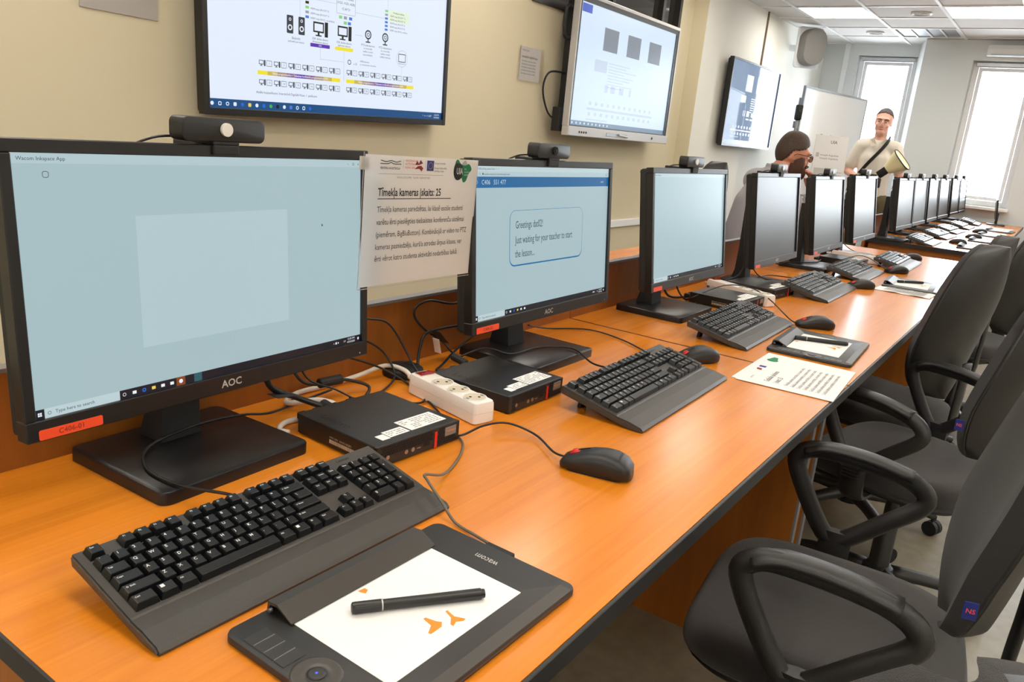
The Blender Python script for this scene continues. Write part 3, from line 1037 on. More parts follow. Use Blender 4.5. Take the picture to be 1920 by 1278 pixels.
def tv_diagram():
    t = thing('wall_tv', 'large wall television showing a diagram of computers and yellow purple bars', 'television', (1.557, 2.34, TOP + 0.489))
    RR = RY(-0.025)
    W, H = 1.320, 0.7425
    v0 = -0.020
    bm = new_bm()
    box(bm, -0.022, 0.0, -0.012, 0.03, v0 - 0.026, v0 + H + 0.02, bev=0.002, seg=1)
    box(bm, W, W + 0.022, -0.012, 0.03, v0 - 0.026, v0 + H + 0.02, bev=0.002, seg=1)
    box(bm, 0, W, -0.012, 0.03, v0 - 0.026, v0, bev=0.002, seg=1)
    box(bm, 0, W, -0.012, 0.03, v0 + H, v0 + H + 0.02, bev=0.002, seg=1)
    obj('bezel', bm, 'bezel_black', t, M=RR)
    bm = bx(-0.015, W + 0.015, 0.012, 0.055, v0 - 0.02, v0 + H + 0.012, bev=0.012)
    obj('back_cover', bm, 'matte_black', t, M=RR)
    bm = bx(0.35, 0.95, 0.054, 0.078, 0.2, 0.5)
    obj('wall_mount', bm, 'matte_black', t, M=RR)
    scr = obj('screen', bx(0, W, 0.0, 0.012, v0, v0 + H), 'tv_white', t, M=RR)
    P = RR
    y = -0.0008
    flat('taskbar', [(0, v0, W, v0 + 0.033)], 'tv_task', scr, P, y)
    cols = ('tv_white', 'tv_white', 'tv_white', 'tv_white', 'scr_icon_blue', 'scr_icon_yellow', 'tv_white', 'scr_icon_blue', 'scr_icon_green', 'tv_black', 'tv_white', 'tv_blue', 'tv_white', 'tv_white', 'scr_icon_blue')
    for k, c in enumerate(cols):
        u = 0.014 + k * 0.0331
        rr_flat('taskbar_icon', u - 0.007, v0 + 0.009, u + 0.007, v0 + 0.023, 0.004 if k % 2 else 0.0065, c, scr, P, y - 0.0004, 0.003 if k in (1, 2, 12, 13) else 0)
    txt('clock_text', [('12:50 PM', 0.010, 1.282, v0 + 0.021, 'CENTER'), ('4/29/2020', 0.010, 1.282, v0 + 0.009, 'CENTER'), ('^  ▪ ◂ ✓ LAT', 0.012, 1.18, v0 + 0.015)], 'tv_white', scr, P, y - 0.0004)
    # loudspeakers
    for u in (0.375, 0.433):
        s = rr_flat('speaker_icon', u - 0.016, 0.278, u + 0.016, 0.345, 0.004, 'tv_ink', scr, P, y)
        for (dv, rr_) in ((0.300, 0.011), (0.330, 0.006)):
            rr_flat('cone_icon', u - rr_, dv - rr_, u + rr_, dv + rr_, rr_ * 0.98, 'tv_white', scr, P, y - 0.0004, rr_ * 0.45)
    for u in (0.532, 0.664):
        bm = new_bm()
        tv_icon_pc(bm, u, 0.311, 0.078)
        obj('computer_icon', bm, 'tv_black', scr, M=P)
        flat('icon_glass', [(u - 0.033, 0.303, u + 0.011, 0.331)], 'tv_white', scr, P, y - 0.0006)
    for u in (0.802, 0.908):
        rr_flat('camera_icon', u - 0.019, 0.302, u + 0.019, 0.340, 0.018, 'tv_ink', scr, P, y, 0.006)
        rr_flat('camera_icon', u - 0.008, 0.313, u + 0.008, 0.329, 0.0078, 'tv_ink', scr, P, y - 0.0004, 0.003)
        flat('camera_icon', [(u - 0.014, 0.288, u + 0.014, 0.293), (u - 0.003, 0.292, u + 0.003, 0.303)], 'tv_ink', scr, P, y)
    flat('purple_bar', [(0.478, 0.240, 0.582, 0.254)], 'tv_purple', scr, P, y)
    flat('yellow_bar', [(0.611, 0.240, 0.714, 0.254)], 'tv_yellow', scr, P, y)
    rr_flat('block_outline', 0.617, 0.385, 0.724, 0.70, 0.004, 'tv_grey', scr, P, y, 0.0015)
    items = [('Vadības bloks', 0.015, 0.670, 0.447, 'CENTER'), ('(VGD, VGD, ADB)', 0.013, 0.670, 0.428, 'CENTER'), ('◁ AP ▷', 0.014, 0.670, 0.405, 'CENTER'),
             ('Skaļruņi', 0.013, 0.404, 0.262, 'CENTER'), ('(iebūvēti pie sienas)', 0.010, 0.404, 0.249, 'CENTER'),
             ('IDK darba dators', 0.012, 0.530, 0.272, 'CENTER'), ('(Moderatora dators)', 0.010, 0.530, 0.260, 'CENTER'),
             ('IDK darba dators', 0.012, 0.662, 0.272, 'CENTER'), ('(galvenais dators)', 0.010, 0.662, 0.260, 'CENTER'),
             ('PTZ videokamera', 0.0115, 0.802, 0.276, 'CENTER'), ('ar universālo', 0.010, 0.802, 0.263, 'CENTER'), ('vadības moduli', 0.010, 0.802, 0.250, 'CENTER'), ('pasniedzējam)', 0.010, 0.802, 0.237, 'CENTER'),
             ('PTZ videokamera', 0.0115, 0.910, 0.276, 'CENTER'), ('(ar universālo', 0.010, 0.910, 0.263, 'CENTER'), ('vadības moduli', 0.010, 0.910, 0.250, 'CENTER'), ('vadības funkciju)', 0.010, 0.910, 0.237, 'CENTER'),
             ('WEB kameras', 0.010, 0.755, 0.207), ('ar virzienmaiņas mikrofonu', 0.009, 0.755, 0.194), ('x 25', 0.012, 0.718, 0.193),
             ('Videomonitors', 0.008, 1.021, 0.219, 'CENTER'),
             ('Attēla kopsavilkums: Interaktīvā Digitālā Klase, 1. pielikums', 0.0125, 0.210, 0.046),
             ('HDMI ieeja (IN-OUT 2)', 0.010, 0.478, 0.384), ('HDMI ieeja (IN-OUT 1)', 0.010, 0.478, 0.366), ('HDBT ieeja (IN-CL. uz ekrānu)', 0.010, 0.478, 0.348),
             ('Pieslēguma ķēdes', 0.010, 0.990, 0.430, 'CENTER'), ('HDMI ieeja (IN-OUT 1)', 0.010, 0.935, 0.415), ('HDMI ieeja (IN-OUT 2)', 0.010, 0.935, 0.400), ('HDMI ieeja (IN-OUT 3)', 0.010, 0.935, 0.385), ('HDMI ieeja (IN-OUT 4)', 0.010, 0.935, 0.370), ('HDBT ieeja (IN-CL. ekrāns)', 0.010, 0.935, 0.355)]
    flat('legend_panel', [(0.925, 0.392, 1.06, 0.440)], 'tv_mint', scr, P, y)
    txt('diagram_text', items, 'tv_ink', scr, P, y - 0.0005)
    txt('bar_text', [('IDK', 0.010, 0.530, 0.247, 'CENTER')], 'tv_white', scr, P, y - 0.0005)
    for k, c in enumerate(('tv_black', 'tv_green', 'tv_grey', 'tv_blue')):
        flat('port_tag', [(0.452, 0.399 - k * 0.018, 0.470, 0.409 - k * 0.018)], c, scr, P, y)
    for k, c in enumerate(('tv_green', 'tv_grey', 'tv_blue', 'tv_blue', 'tv_blue', 'tv_blue')):
        flat('port_tag', [(0.903, 0.428 - k * 0.0155, 0.921, 0.437 - k * 0.0155)], c, scr, P, y)
    for (u, v, c) in ((0.640, 0.372, 'tv_green'), (0.667, 0.372, 'tv_grey'), (0.697, 0.372, 'tv_blue'), (0.667, 0.352, 'tv_green'), (0.690, 0.352, 'tv_blue')):
        flat('port_tag', [(u - 0.009, v - 0.006, u + 0.009, v + 0.006)], c, scr, P, y)
    e = 0.0009
    L_ = [(0.425, 0.345, 0.425 + e, 0.70), (0.530, 0.195, 0.530 + e, 0.240), (0.530, 0.195, 0.662, 0.195 + e), (0.662, 0.120, 0.662 + e, 0.240), (0.662, 0.120, 0.668, 0.120 + e), (0.728, 0.312, 0.770, 0.312 + e), (1.021, 0.17, 1.021 + e, 0.205), (0.92, 0.44, 0.92 + e, 0.70), (0.435, 0.42, 0.617, 0.42 + e), (0.725, 0.40, 0.90, 0.40 + e)]
    flat('diagram_line', L_, 'tv_grey', scr, P, y)['kind'] = 'stuff'
    rr_flat('camera_icon', 0.684, 0.188, 0.704, 0.208, 0.0095, 'tv_ink', scr, P, y, 0.003)
    rr_flat('screen_ring', 0.985, 0.205, 1.057, 0.277, 0.035, 'tv_grey', scr, P, y, 0.0012)
    rr_flat('screen_icon', 0.997, 0.226, 1.045, 0.262, 0.003, 'tv_black', scr, P, y, 0.003)
    n = 0
    for row, v in enumerate((0.155, 0.084)):
        for k in range(12):
            u = 0.240 + k * 0.071 + (0.028 if k > 5 else 0)
            n += 1
            bm = new_bm()
            tv_icon_pc(bm, u, v, 0.030)
            obj('computer_icon', bm, 'tv_ink', scr, M=P)
            flat('icon_glass', [(u - 0.013, v - 0.003, u + 0.004, v + 0.008)], 'tv_white', scr, P, y - 0.0006)
            rr_flat('number_box', u + 0.020, v - 0.011, u + 0.046, v + 0.011, 0.002, 'tv_ink', scr, P, y, 0.0016)
            txt('number_text', [(str(n), 0.011, u + 0.033, v, 'CENTER')], 'tv_ink', scr, P, y - 0.0004)
    for (a, b) in ((0.218, 0.642), (0.677, 1.106)):
        for k in range(9):
            flat('gradient_bar', [(a + (b - a) * k / 9, 0.112, a + (b - a) * (k + 1) / 9, 0.127)], 'tv_mix%d' % k, scr, P, y)
        txt('bar_text', [('Tāfeles programmatūra + Tiešsaistes konferenču programmatūra (TKP)', 0.0098, (a + b) / 2, 0.1195, 'CENTER', True)], 'tv_white', scr, P, y - 0.0004)


tv_diagram()


def board_display():
    t = thing('interactive_display', 'silver framed interactive whiteboard display with glare and three grey pictures', 'display', (3.965, 2.27, TOP + 0.482))
    W, H = 1.436, 0.818
    bm = new_bm()
    box(bm, 0, W, -0.02, 0.03, 0, 0.058, bev=0.004)
    box(bm, 0, W, -0.012, 0.03, H - 0.022, H, bev=0.004)
    box(bm, W - 0.014, W, -0.012, 0.03, 0.058, H - 0.022)
    box(bm, 0, 0.010, -0.012, 0.03, 0.058, H - 0.022)
    obj('frame', bm, 'silver', t)
    bm = new_bm()
    box(bm, 0.010, 0.032, -0.008, 0.02, 0.058, H - 0.022)
    box(bm, W - 0.05, W - 0.014, -0.008, 0.02, 0.058, H - 0.022)
    box(bm, 0.032, W - 0.05, -0.008, 0.02, 0.058, 0.066)
    box(bm, 0.032, W - 0.05, -0.008, 0.02, H - 0.048, H - 0.022)
    obj('bezel', bm, 'bezel_black', t)
    scr = obj('screen', bx(0.032, W - 0.05, -0.002, 0.01, 0.066, H - 0.048), 'board_bg', t)
    obj('back_cover', bx(0.02, W - 0.02, 0.03, 0.09, 0.03, H - 0.03, bev=0.015), 'matte_black', t)
    obj('wall_mount', bx(0.4, 1.0, 0.09, 0.148, 0.2, 0.6), 'matte_black', t)
    obj('side_handle', tb([(0.02, 0.05, 0.56), (-0.045, 0.05, 0.57), (-0.045, 0.05, 0.72), (0.02, 0.05, 0.73)], 0.011, k=3), 'matte_black', t)
    obj('speaker_slot', bx(0.48, 0.78, -0.0225, -0.018, 0.015, 0.038, bev=0.002, seg=1), 'metal_grey', t)
    obj('pen', tb([(0.64, -0.028, 0.03), (0.77, -0.028, 0.022)], 0.007, k=0), 'silver', t)
    for k in range(4):
        bm = new_bm()
        cyl(bm, 0.007, 0, 0.003, 12, M=T(0.13 + k * 0.028, -0.019, 0.026) @ RX(R(90)))
        obj('button', bm, 'ink', t)
    bm = new_bm()
    cyl(bm, 0.009, 0, 0.003, 14, M=T(1.17, -0.019, 0.03) @ RX(R(90)))
    obj('button', bm, 'ink', t)
    P = Matrix.Identity(4)
    y = -0.0028
    x0, x1, zb, zt = 0.032, W - 0.05, 0.066, H - 0.048
    flat('taskbar', [(x0, zb, x1, zb + 0.028)], 'board_task', scr, P, y)
    flat('header_tab', [(x0 + 0.012, zt - 0.055, x0 + 0.13, zt - 0.008)], 'board_blue', scr, P, y)
    for u in (0.34, 0.66, 0.98):
        flat('picture', [(u, 0.53, u + 0.19, 0.665)], 'board_tile', scr, P, y)
    flat('text_block', [(0.26, 0.40, 0.42, 0.47)], 'board_faint', scr, P, y)
    L_ = []
    for k in range(9):
        L_.append((0.44, 0.46 - k * 0.018, 0.44 + random.uniform(.2, .5), 0.466 - k * 0.018))
    for k in range(12):
        u = 0.24 + k * 0.078
        L_ += [(u, 0.196, u + 0.03, 0.216), (u, 0.132, u + 0.03, 0.152)]
    L_.append((0.22, 0.166, 1.16, 0.180))
    L_ += [(0.42, 0.285, 0.46, 0.33), (0.50, 0.285, 0.56, 0.33), (0.62, 0.285, 0.68, 0.33), (0.76, 0.285, 0.79, 0.33), (0.22, 0.105, 0.50, 0.112)]
    flat('diagram_mark', L_, 'board_faint', scr, P, y)
    for k in range(10):
        flat('taskbar_icon', [(x0 + 0.02 + k * 0.05, zb + 0.008, x0 + 0.034 + k * 0.05, zb + 0.020)], 'board_bg', scr, P, y - 0.0004)
    obj('cord', tb([(0.02, 0.06, 0.36), (-0.09, 0.10, 0.35), (-0.11, 0.12, 0.25), (-0.06, 0.10, 0.12), (0.02, 0.07, 0.08)], 0.006), 'cable_black', t)
    obj('port_box', bx(-0.03, 0.02, 0.04, 0.09, 0.02, 0.16, bev=0.003), 'matte_black', t)


board_display()


def tv_third():
    t = thing('wall_tv', 'wall television beyond the pilaster reflecting the bright window', 'television', (6.745, 2.34, TOP + 0.515))
    W, H = 1.36, 0.757
    bm = new_bm()
    for (a, b, c, d) in ((0, 0, W, 0.02), (0, H - 0.015, W, H), (0, 0.02, 0.014, H - 0.015), (W - 0.014, 0.02, W, H - 0.015)):
        box(bm, a, c, -0.010, 0.03, b, d)
    obj('bezel', bm, 'bezel_black', t)
    obj('back_cover', bx(0.01, W - 0.01, 0.012, 0.05, 0.01, H - 0.01, bev=0.01), 'matte_black', t)
    obj('wall_mount', bx(0.4, 0.9, 0.05, 0.078, 0.2, 0.5), 'matte_black', t)
    scr = obj('screen', bx(0.014, W - 0.014, 0.0, 0.01, 0.02, H - 0.015), 'tv3_bg', t)
    P = Matrix.Identity(4)
    y = -0.0008
    flat('taskbar', [(0.014, 0.02, W - 0.014, 0.06)], 'tv3_task', scr, P, y)
    for u in (0.42, 0.72, 1.02):
        flat('picture', [(u, 0.50, u + 0.18, 0.645)], 'tv3_tile', scr, P, y)
    flat('text_block', [(0.34, 0.40, 0.47, 0.46)], 'board_faint', scr, P, y)
    L_ = []
    for k in range(12):
        u = 0.22 + k * 0.078
        L_ += [(u, 0.168, u + 0.035, 0.190), (u, 0.105, u + 0.035, 0.127)]
    for k in range(7):
        L_.append((0.62, 0.44 - 0.02 * k, 0.72, 0.448 - 0.02 * k))
    flat('diagram_mark', L_, 'tv3_task', scr, P, y)
    flat('diagram_mark', [(0.45, 0.28, 0.47, 0.33), (0.49, 0.28, 0.51, 0.33), (0.55, 0.28, 0.62, 0.33), (0.68, 0.28, 0.75, 0.33)], 'tv3_tile', scr, P, y)
    flat('yellow_bar', [(0.19, 0.142, 0.32, 0.153), (0.62, 0.142, 0.80, 0.153), (0.66, 0.25, 0.75, 0.262)], 'tv_yellow', scr, P, y)
    flat('purple_bar', [(0.32, 0.142, 0.62, 0.153), (0.55, 0.25, 0.63, 0.262)], 'tv_purple', scr, P, y)
    flat('caption', [(0.20, 0.085, 0.42, 0.090)], 'tv3_task', scr, P, y)


tv_third()

# papers on the wall
t = thing('paper_sheet', 'grey paper sheet fixed high on the wall beside the diagram television', 'paper', (1.28, WY - 0.004, TOP + 0.90))
obj('sheet', bx(-0.135, 0.135, -0.001, 0.003, -0.155, 0.20), 'paper_grey', t, M=RY(R(1)))
t = thing('wall_notice', 'printed notice in a shiny plastic sleeve between the wall screens', 'notice', (3.735, WY - 0.004, TOP + 0.861))
obj('sheet', bx(-0.105, 0.105, -0.0005, 0.002, -0.095, 0.09), 'paper', t)
txt('notice_text', [('Mācību klase', 0.013, -0.09, 0.07), ('Interaktīvā digitālā klase', 0.016, -0.09, 0.035, 'LEFT', True)] + [('Datorklases lietošanas kārtība', 0.012, -0.09, 0.012 - 0.017 * k) for k in range(5)], 'ink_grey', t, Matrix.Identity(4), -0.0009)
bm = new_bm()
n = 14
ra = [bm.verts.new((-0.135 + 0.27 * i / n, -0.006 - 0.005 * math.sin(i * 2.4) * (1 if i % 3 else 0.3), -0.095)) for i in range(n + 1)]
rb = [bm.verts.new((-0.135 + 0.27 * i / n, -0.006 - 0.005 * math.sin(i * 2.1 + 1) * (1 if i % 3 else 0.3), 0.097)) for i in range(n + 1)]
for i in range(n):
    bm.faces.new((ra[i], ra[i + 1], rb[i + 1], rb[i]))
obj('plastic_sleeve', bm, 'film', t, True)


# ------------------------------------------------------------------ hanging A4 notice between monitors 1 and 2
def notice():
    x, y, z = 0.752, 0.572, TOP + 0.3335
    t = thing('notice_sheet', 'printed white notice about webcams in a clear sleeve hung between two monitors', 'notice', (x, y, z), R(1.0))
    P = RY(R(0.9))
    bm = new_bm()
    quad(bm, -0.1445, -0.104, 0.1445, 0.1035)
    obj('sheet', bm, 'paper_thin', t, M=P)
    y = -0.0004
    txt('body_text', [('Tīmekļa kameras paredzētas, lai klasē esošie studenti', 0.0128, -0.113, 0.0185, 'LEFT', False, 0.80),
                      ('varētu ērti pieslēgties tiešsaistes konferenču sistēmai', 0.0128, -0.113, -0.0015, 'LEFT', False, 0.815),
                      ('(piemēram, BigBluButton). Kombinācijā ar video no PTZ', 0.0128, -0.113, -0.0215, 'LEFT', False, 0.80),
                      ('kameras pasniedzējs, kurš/a atrodas ārpus klases, var', 0.0128, -0.113, -0.0415, 'LEFT', False, 0.82),
                      ('ērti vērot katra studenta aktivitāti nodarbības laikā.', 0.0128, -0.113, -0.0605, 'LEFT', False, 0.80)], 'ink', t, P, y)
    txt('heading_text', [('Tīmekļa kameras |skaits: 25', 0.0175, -0.113, 0.0455, 'LEFT', True, 0.80)], 'ink', t, P, y)
    flat('heading_rule', [(-0.113, 0.0350, 0.072, 0.0362)], 'ink', t, P, y)
    flat('logo_rule', [(-0.114, 0.0745, 0.046, 0.0749), (-0.058, 0.084, -0.0576, 0.098), (-0.003, 0.084, -0.0026, 0.098)], 'ink_grey', t, P, y)
    txt('logo_text', [('VENTSPILS AUGSTSKOLA', 0.0050, -0.111, 0.0835, 'LEFT', True, 0.82), ('I E G U L D Ī J U M S   T A V Ā   N Ā K O T N Ē', 0.0040, -0.030, 0.0695, 'CENTER'),
                      ('Eiropas Savienība', 0.0042, 0.021, 0.0945), ('Eiropas Reģionālās', 0.0042, 0.021, 0.0865), ('attīstības fonds', 0.0042, 0.021, 0.0815)], 'ink', t, P, y)
    txt('red_logo_text', [('NACIONĀLAIS', 0.0046, -0.053, 0.0965), ('ATTĪSTĪBAS', 0.0046, -0.053, 0.0910), ('PLĀNS 2020', 0.0046, -0.053, 0.0855)], 'tag_red', t, P, y)
    bm = new_bm()
    tube(bm, [(-0.110, y, 0.0955), (-0.098, y, 0.0935), (-0.087, y, 0.0955), (-0.075, y, 0.0935), (-0.064, y, 0.0955)], 0.0006, n=4, k=4)
    tube(bm, [(-0.111, y, 0.0905), (-0.094, y, 0.0905), (-0.087, y, 0.0925), (-0.080, y, 0.0905), (-0.063, y, 0.0905)], 0.0006, n=4, k=4)
    obj('book_logo', bm, 'logo_black', t, M=P)
    bm = new_bm()
    for pts in (((-0.029, 0.0905), (-0.024, 0.0975), (-0.020, 0.0925), (-0.016, 0.099), (-0.0095, 0.0935), (-0.019, 0.0905)), ((-0.030, 0.0835), (-0.022, 0.0885), (-0.014, 0.0895), (-0.008, 0.0855), (-0.012, 0.080), (-0.018, 0.0845))):
        bm.faces.new([bm.verts.new((u, y, v)) for u, v in pts])
    obj('map_logo', bm, 'logo_red', t, M=P)
    fl = flat('flag_logo', [(0.001, 0.0815, 0.019, 0.0985)], 'logo_blue', t, P, y)
    bm = new_bm()
    for k in range(12):
        a = 2 * PI * k / 12
        quad(bm, 0.010 + 0.0052 * math.cos(a) - 0.0005, 0.090 + 0.0052 * math.sin(a) - 0.0005, 0.010 + 0.0052 * math.cos(a) + 0.0005, 0.090 + 0.0052 * math.sin(a) + 0.0005, y - 0.0002)
    obj('flag_star', bm, 'scr_icon_yellow', fl, M=P)

    def blob(name, pts, m, yy):
        bm = new_bm()
        pp = smooth_path([(u, 0, v) for u, v in pts], 5, True)
        bm.faces.new([bm.verts.new((q.x, yy, q.z)) for q in pp])
        obj(name, bm, m, t, M=P)
    blob('round_logo', [(0.097, 0.096), (0.106, 0.102), (0.112, 0.094), (0.104, 0.090)], 'logo_grey', y)
    blob('round_logo', [(0.078, 0.099), (0.084, 0.103), (0.094, 0.0955), (0.106, 0.0935), (0.117, 0.096), (0.125, 0.087), (0.117, 0.078), (0.111, 0.0665), (0.103, 0.064), (0.098, 0.071), (0.088, 0.08), (0.078, 0.090)], 'logo_green', y - 0.0002)
    blob('round_logo', [(0.0735, 0.084), (0.077, 0.095), (0.087, 0.0965), (0.097, 0.093), (0.1005, 0.081), (0.095, 0.070), (0.084, 0.0675), (0.076, 0.0735)], 'logo_black', y - 0.0004)
    txt('round_logo_text', [('UIA', 0.0155, 0.0815, 0.0825, 'LEFT', True, 0.72), ('Uz', 0.0045, 0.104, 0.087), ('inovāciju', 0.0045, 0.104, 0.082), ('attīstību', 0.0045, 0.104, 0.077)], 'paper', t, P, y - 0.0007)
    bm = new_bm()
    quad(bm, -0.149, -0.107, 0.149, 0.107, -0.0014)
    s = obj('plastic_sleeve', bm, 'film', t, M=P)
    flat('sleeve_edge', [(-0.149, -0.1075, 0.149, -0.1062), (-0.1495, -0.107, -0.148, 0.107)], 'logo_grey', s, P, -0.0013)
    obj('tape', bx(-0.155, -0.135, 0.0008, 0.0014, 0.08, 0.10), 'logo_grey', s, M=P)


notice()

# ------------------------------------------------------------------ keyboards
KW, KD = 0.445, 0.165
DECK0, DECK1 = (0.052, 0.0185), (KD, 0.0445)
SL = math.atan2(DECK1[1] - DECK0[1], DECK1[0] - DECK0[0])
U = 0.0185


def key_layout():
    """(legend, width in u, depth in u, x in u, row from the back)"""
    K = []

    def row(r, x, items):
        for it in items:
            s, wd = it if isinstance(it, tuple) else (it, 1)
            if s is not None:
                K.append((s, wd, 1, x, r))
            x += wd
    row(0, 0, ['Esc'])
    row(0, 2, ['F1', 'F2', 'F3', 'F4'])
    row(0, 6.5, ['F5', 'F6', 'F7', 'F8'])
    row(0, 11, ['F9', 'F10', 'F11', 'F12'])
    row(0, 15.35, ['PrtSc', 'ScrLk', 'Pause'])
    row(1.2, 0, ['`'] + list('1234567890') + ['-', '=', ('← Back', 2)])
    row(2.2, 0, [('Tab', 1.5)] + list('QWERTYUIOP') + ['[', ']', ('\\', 1.5)])
    row(3.2, 0, [('Caps', 1.75)] + list('ASDFGHJKL') + [';', "'", ('↵ Enter', 2.25)])
    row(4.2, 0, [('⇧ Shift', 2.25)] + list('ZXCVBNM') + [',', '.', '/', ('⇧ Shift', 2.75)])
    row(5.2, 0, [('Ctrl', 1.5), ('■', 1.25), ('Alt', 1.25), ('', 6.0), ('Alt', 1.25), ('■', 1.25), ('≡', 1.0), ('Ctrl', 1.5)])
    row(1.2, 15.35, ['Ins', 'Home', 'PgUp'])
    row(2.2, 15.35, ['Del', 'End', 'PgDn'])
    row(4.2, 16.35, ['↑'])
    row(5.2, 15.35, ['←', '↓', '→'])
    row(1.2, 18.7, ['Num', '/', '*', '-'])
    row(2.2, 18.7, ['7', '8', '9'])
    row(3.2, 18.7, ['4', '5', '6'])
    row(4.2, 18.7, ['1', '2', '3'])
    row(5.2, 18.7, [('0', 2), '.'])
    K.append(('+', 1, 2, 21.7, 2.2))
    K.append(('En', 1, 2, 21.7, 4.2))
    return K


KEYS = key_layout()
KEY_ME = {}
VU = 0.0184          # pitch front to back


def key_bm(wd, dp):
    bm = new_bm()
    a, b = wd * U - 0.0012, dp * VU - 0.0012
    h = 0.0088
    rings = []
    for z, i in ((0, 0), (h - 0.0008, 0.0024), (h, 0.0034)):
        f = 0.0006 * (z > 0)
        rings.append([(-a / 2 + i, -b / 2 + i * 0.7 + f, z), (a / 2 - i, -b / 2 + i * 0.7 + f, z), (a / 2 - i, b / 2 - i + f, z), (-a / 2 + i, b / 2 - i + f, z)])
    loft(bm, rings)
    return bm


def key_mesh(wd, dp):
    k = (round(wd, 2), dp)
    if k not in KEY_ME:
        me = bpy.data.meshes.new('key')
        bm = key_bm(wd, dp)
        bm.to_mesh(me)
        bm.free()
        me.materials.append(MATS['key_black'])
        KEY_ME[k] = me
    return KEY_ME[k]


def key_matrix(K):
    s, wd, dp, x, r = K
    d = (6.35 - r - (dp - 1) * 0.5 - 0.5) * VU
    d0 = 0.0015
    y = DECK0[0] + (d + d0) * math.cos(SL) * 0.955
    z = DECK0[1] + (d + d0) * math.sin(SL) * 0.955 + 0.0003
    return T(-KW / 2 + 0.0105 + (x + wd / 2) * U, y, z) @ RX(SL)


KB = {}


def keyboard(cx, cy, rot, label, detail, scale=1.0, group=None, cord=None):
    t = thing('keyboard', label, 'keyboard', (cx, cy, TOP), rot, group, scale)
    if 'body' not in KB:
        bm = new_bm()
        prof = [(0.0, 0.0), (-0.001, 0.004), (0.004, 0.0088), (0.030, 0.0150), (0.050, 0.0172), DECK0, DECK1, (KD + 0.002, 0.042), (KD, 0.030), (KD - 0.02, 0.026), (0.03, 0.001)]
        extrude_x(bm, prof, -KW / 2, KW / 2)
        es = [e for e in bm.edges if abs(e.verts[0].co.x - e.verts[1].co.x) < 1e-6]
        bmesh.ops.bevel(bm, geom=es, offset=0.0022, segments=2, affect='EDGES')
        me = bpy.data.meshes.new('body')
        bm.to_mesh(me)
        bm.free()
        me.materials.append(MATS['kb_body'])
        KB['body'] = me
        bm = new_bm()
        box(bm, -0.012, 0.012, -0.004, 0.004, 0.0, 0.031, bev=0.001, seg=1, M=RX(R(8)))
        me = bpy.data.meshes.new('foot')
        bm.to_mesh(me)
        bm.free()
        me.materials.append(MATS['matte_black'])
        KB['foot'] = me
        bm = new_bm()
        for K in KEYS:
            s = K[0]
            if not s:
                continue
            M = key_matrix(K) @ T(-K[1] * U / 2 + 0.0044, 0.0022, 0.0090)
            add_text(bm, s, 0.0058 if len(s) == 1 else 0.0034, M, bold=True)
        me = bpy.data.meshes.new('key_legends')
        bm.to_mesh(me)
        bm.free()
        me.materials.append(MATS['legend'])
        KB['legend'] = me
        bm = new_bm()
        for K in KEYS:
            k2 = key_bm(K[1], K[2])
            M = key_matrix(K)
            vm = {v: bm.verts.new(M @ v.co) for v in k2.verts}
            for f in k2.faces:
                bm.faces.new([vm[v] for v in f.verts])
            k2.free()
        me = bpy.data.meshes.new('keys')
        bm.to_mesh(me)
        bm.free()
        me.materials.append(MATS['key_black'])
        KB['keys'] = me
    link_mesh('body', KB['body'], None, t)
    for a in (-1, 1):
        o = link_mesh('foot', KB['foot'], None, t)
        o.matrix_basis = T(a * (KW / 2 - 0.045), KD - 0.022, 0)
    if detail:
        for K in KEYS:
            o = link_mesh('key', key_mesh(K[1], K[2]), None, t)
            o.matrix_basis = key_matrix(K)
    else:
        o = link_mesh('keys', KB['keys'], None, t)
        o['kind'] = 'stuff'
    if detail:
        o = link_mesh('key_legends', KB['legend'], None, t)
        o['kind'] = 'stuff'
        bm = new_bm()
        add_text(bm, 'Lenovo', 0.008, T(KW / 2 - 0.075, DECK1[0] - 0.009, DECK1[1] - 0.0016) @ RX(SL))
        obj('brand_text', bm, 'hole_black', t)
    if cord:
        wobj('cord', tb(cord, 0.0021), 'cable_black', t, True)
    return t


Z = TOP
keyboard(0.2855, 0.271, R(-0.6), 'black keyboard with palm rest in front of the screen labelled C406-01', True, 0.935,
         cord=[(0.290, 0.425, Z + .030), (0.285, 0.46, Z + .026), (0.262, 0.530, Z + .0222), (0.262, 0.60, Z + .0215), (0.300, 0.655, Z + .024), (0.38, 0.668, Z + .030), (0.46, 0.668, Z + .026), (0.52, 0.675, Z + .012), (0.60, 0.700, Z + .004), (0.66, 0.68, Z + .02)])
keyboard(1.174, 0.2115, R(1.4), 'black keyboard with palm rest in front of the screen labelled C406-02', True, 1.02,
         cord=[(1.169, 0.378, Z + .032), (1.20, 0.45, Z + .020), (1.262, 0.54, Z + .022), (1.205, 0.595, Z + .0215), (1.10, 0.60, Z + .024), (1.03, 0.62, Z + .045), (0.98, 0.66, Z + .02)])
keyboard(1.917, 0.2775, R(1.1), 'black keyboard facing the plain pale blue screen', True, 1.01,
         cord=[(1.95, 0.447, Z + .032), (1.99, 0.49, Z + .02), (2.09, 0.54, Z + .006), (2.15, 0.60, Z + .004)])
keyboard(2.86, 0.300, R(0.3), 'black keyboard facing the first switched-off screen of the near row', True, 1.04,
         cord=[(2.9, 0.475, Z + .032), (2.95, 0.53, Z + .02), (2.92, 0.60, Z + .0195), (2.80, 0.61, Z + .022)])
keyboard(3.52, 0.313, R(0.0), 'black keyboard facing the middle switched-off screen of the near row', False, 0.98)
keyboard(4.16, 0.243, R(0.8), 'black keyboard on the desk end beside the gap in the row', False, 1.0)
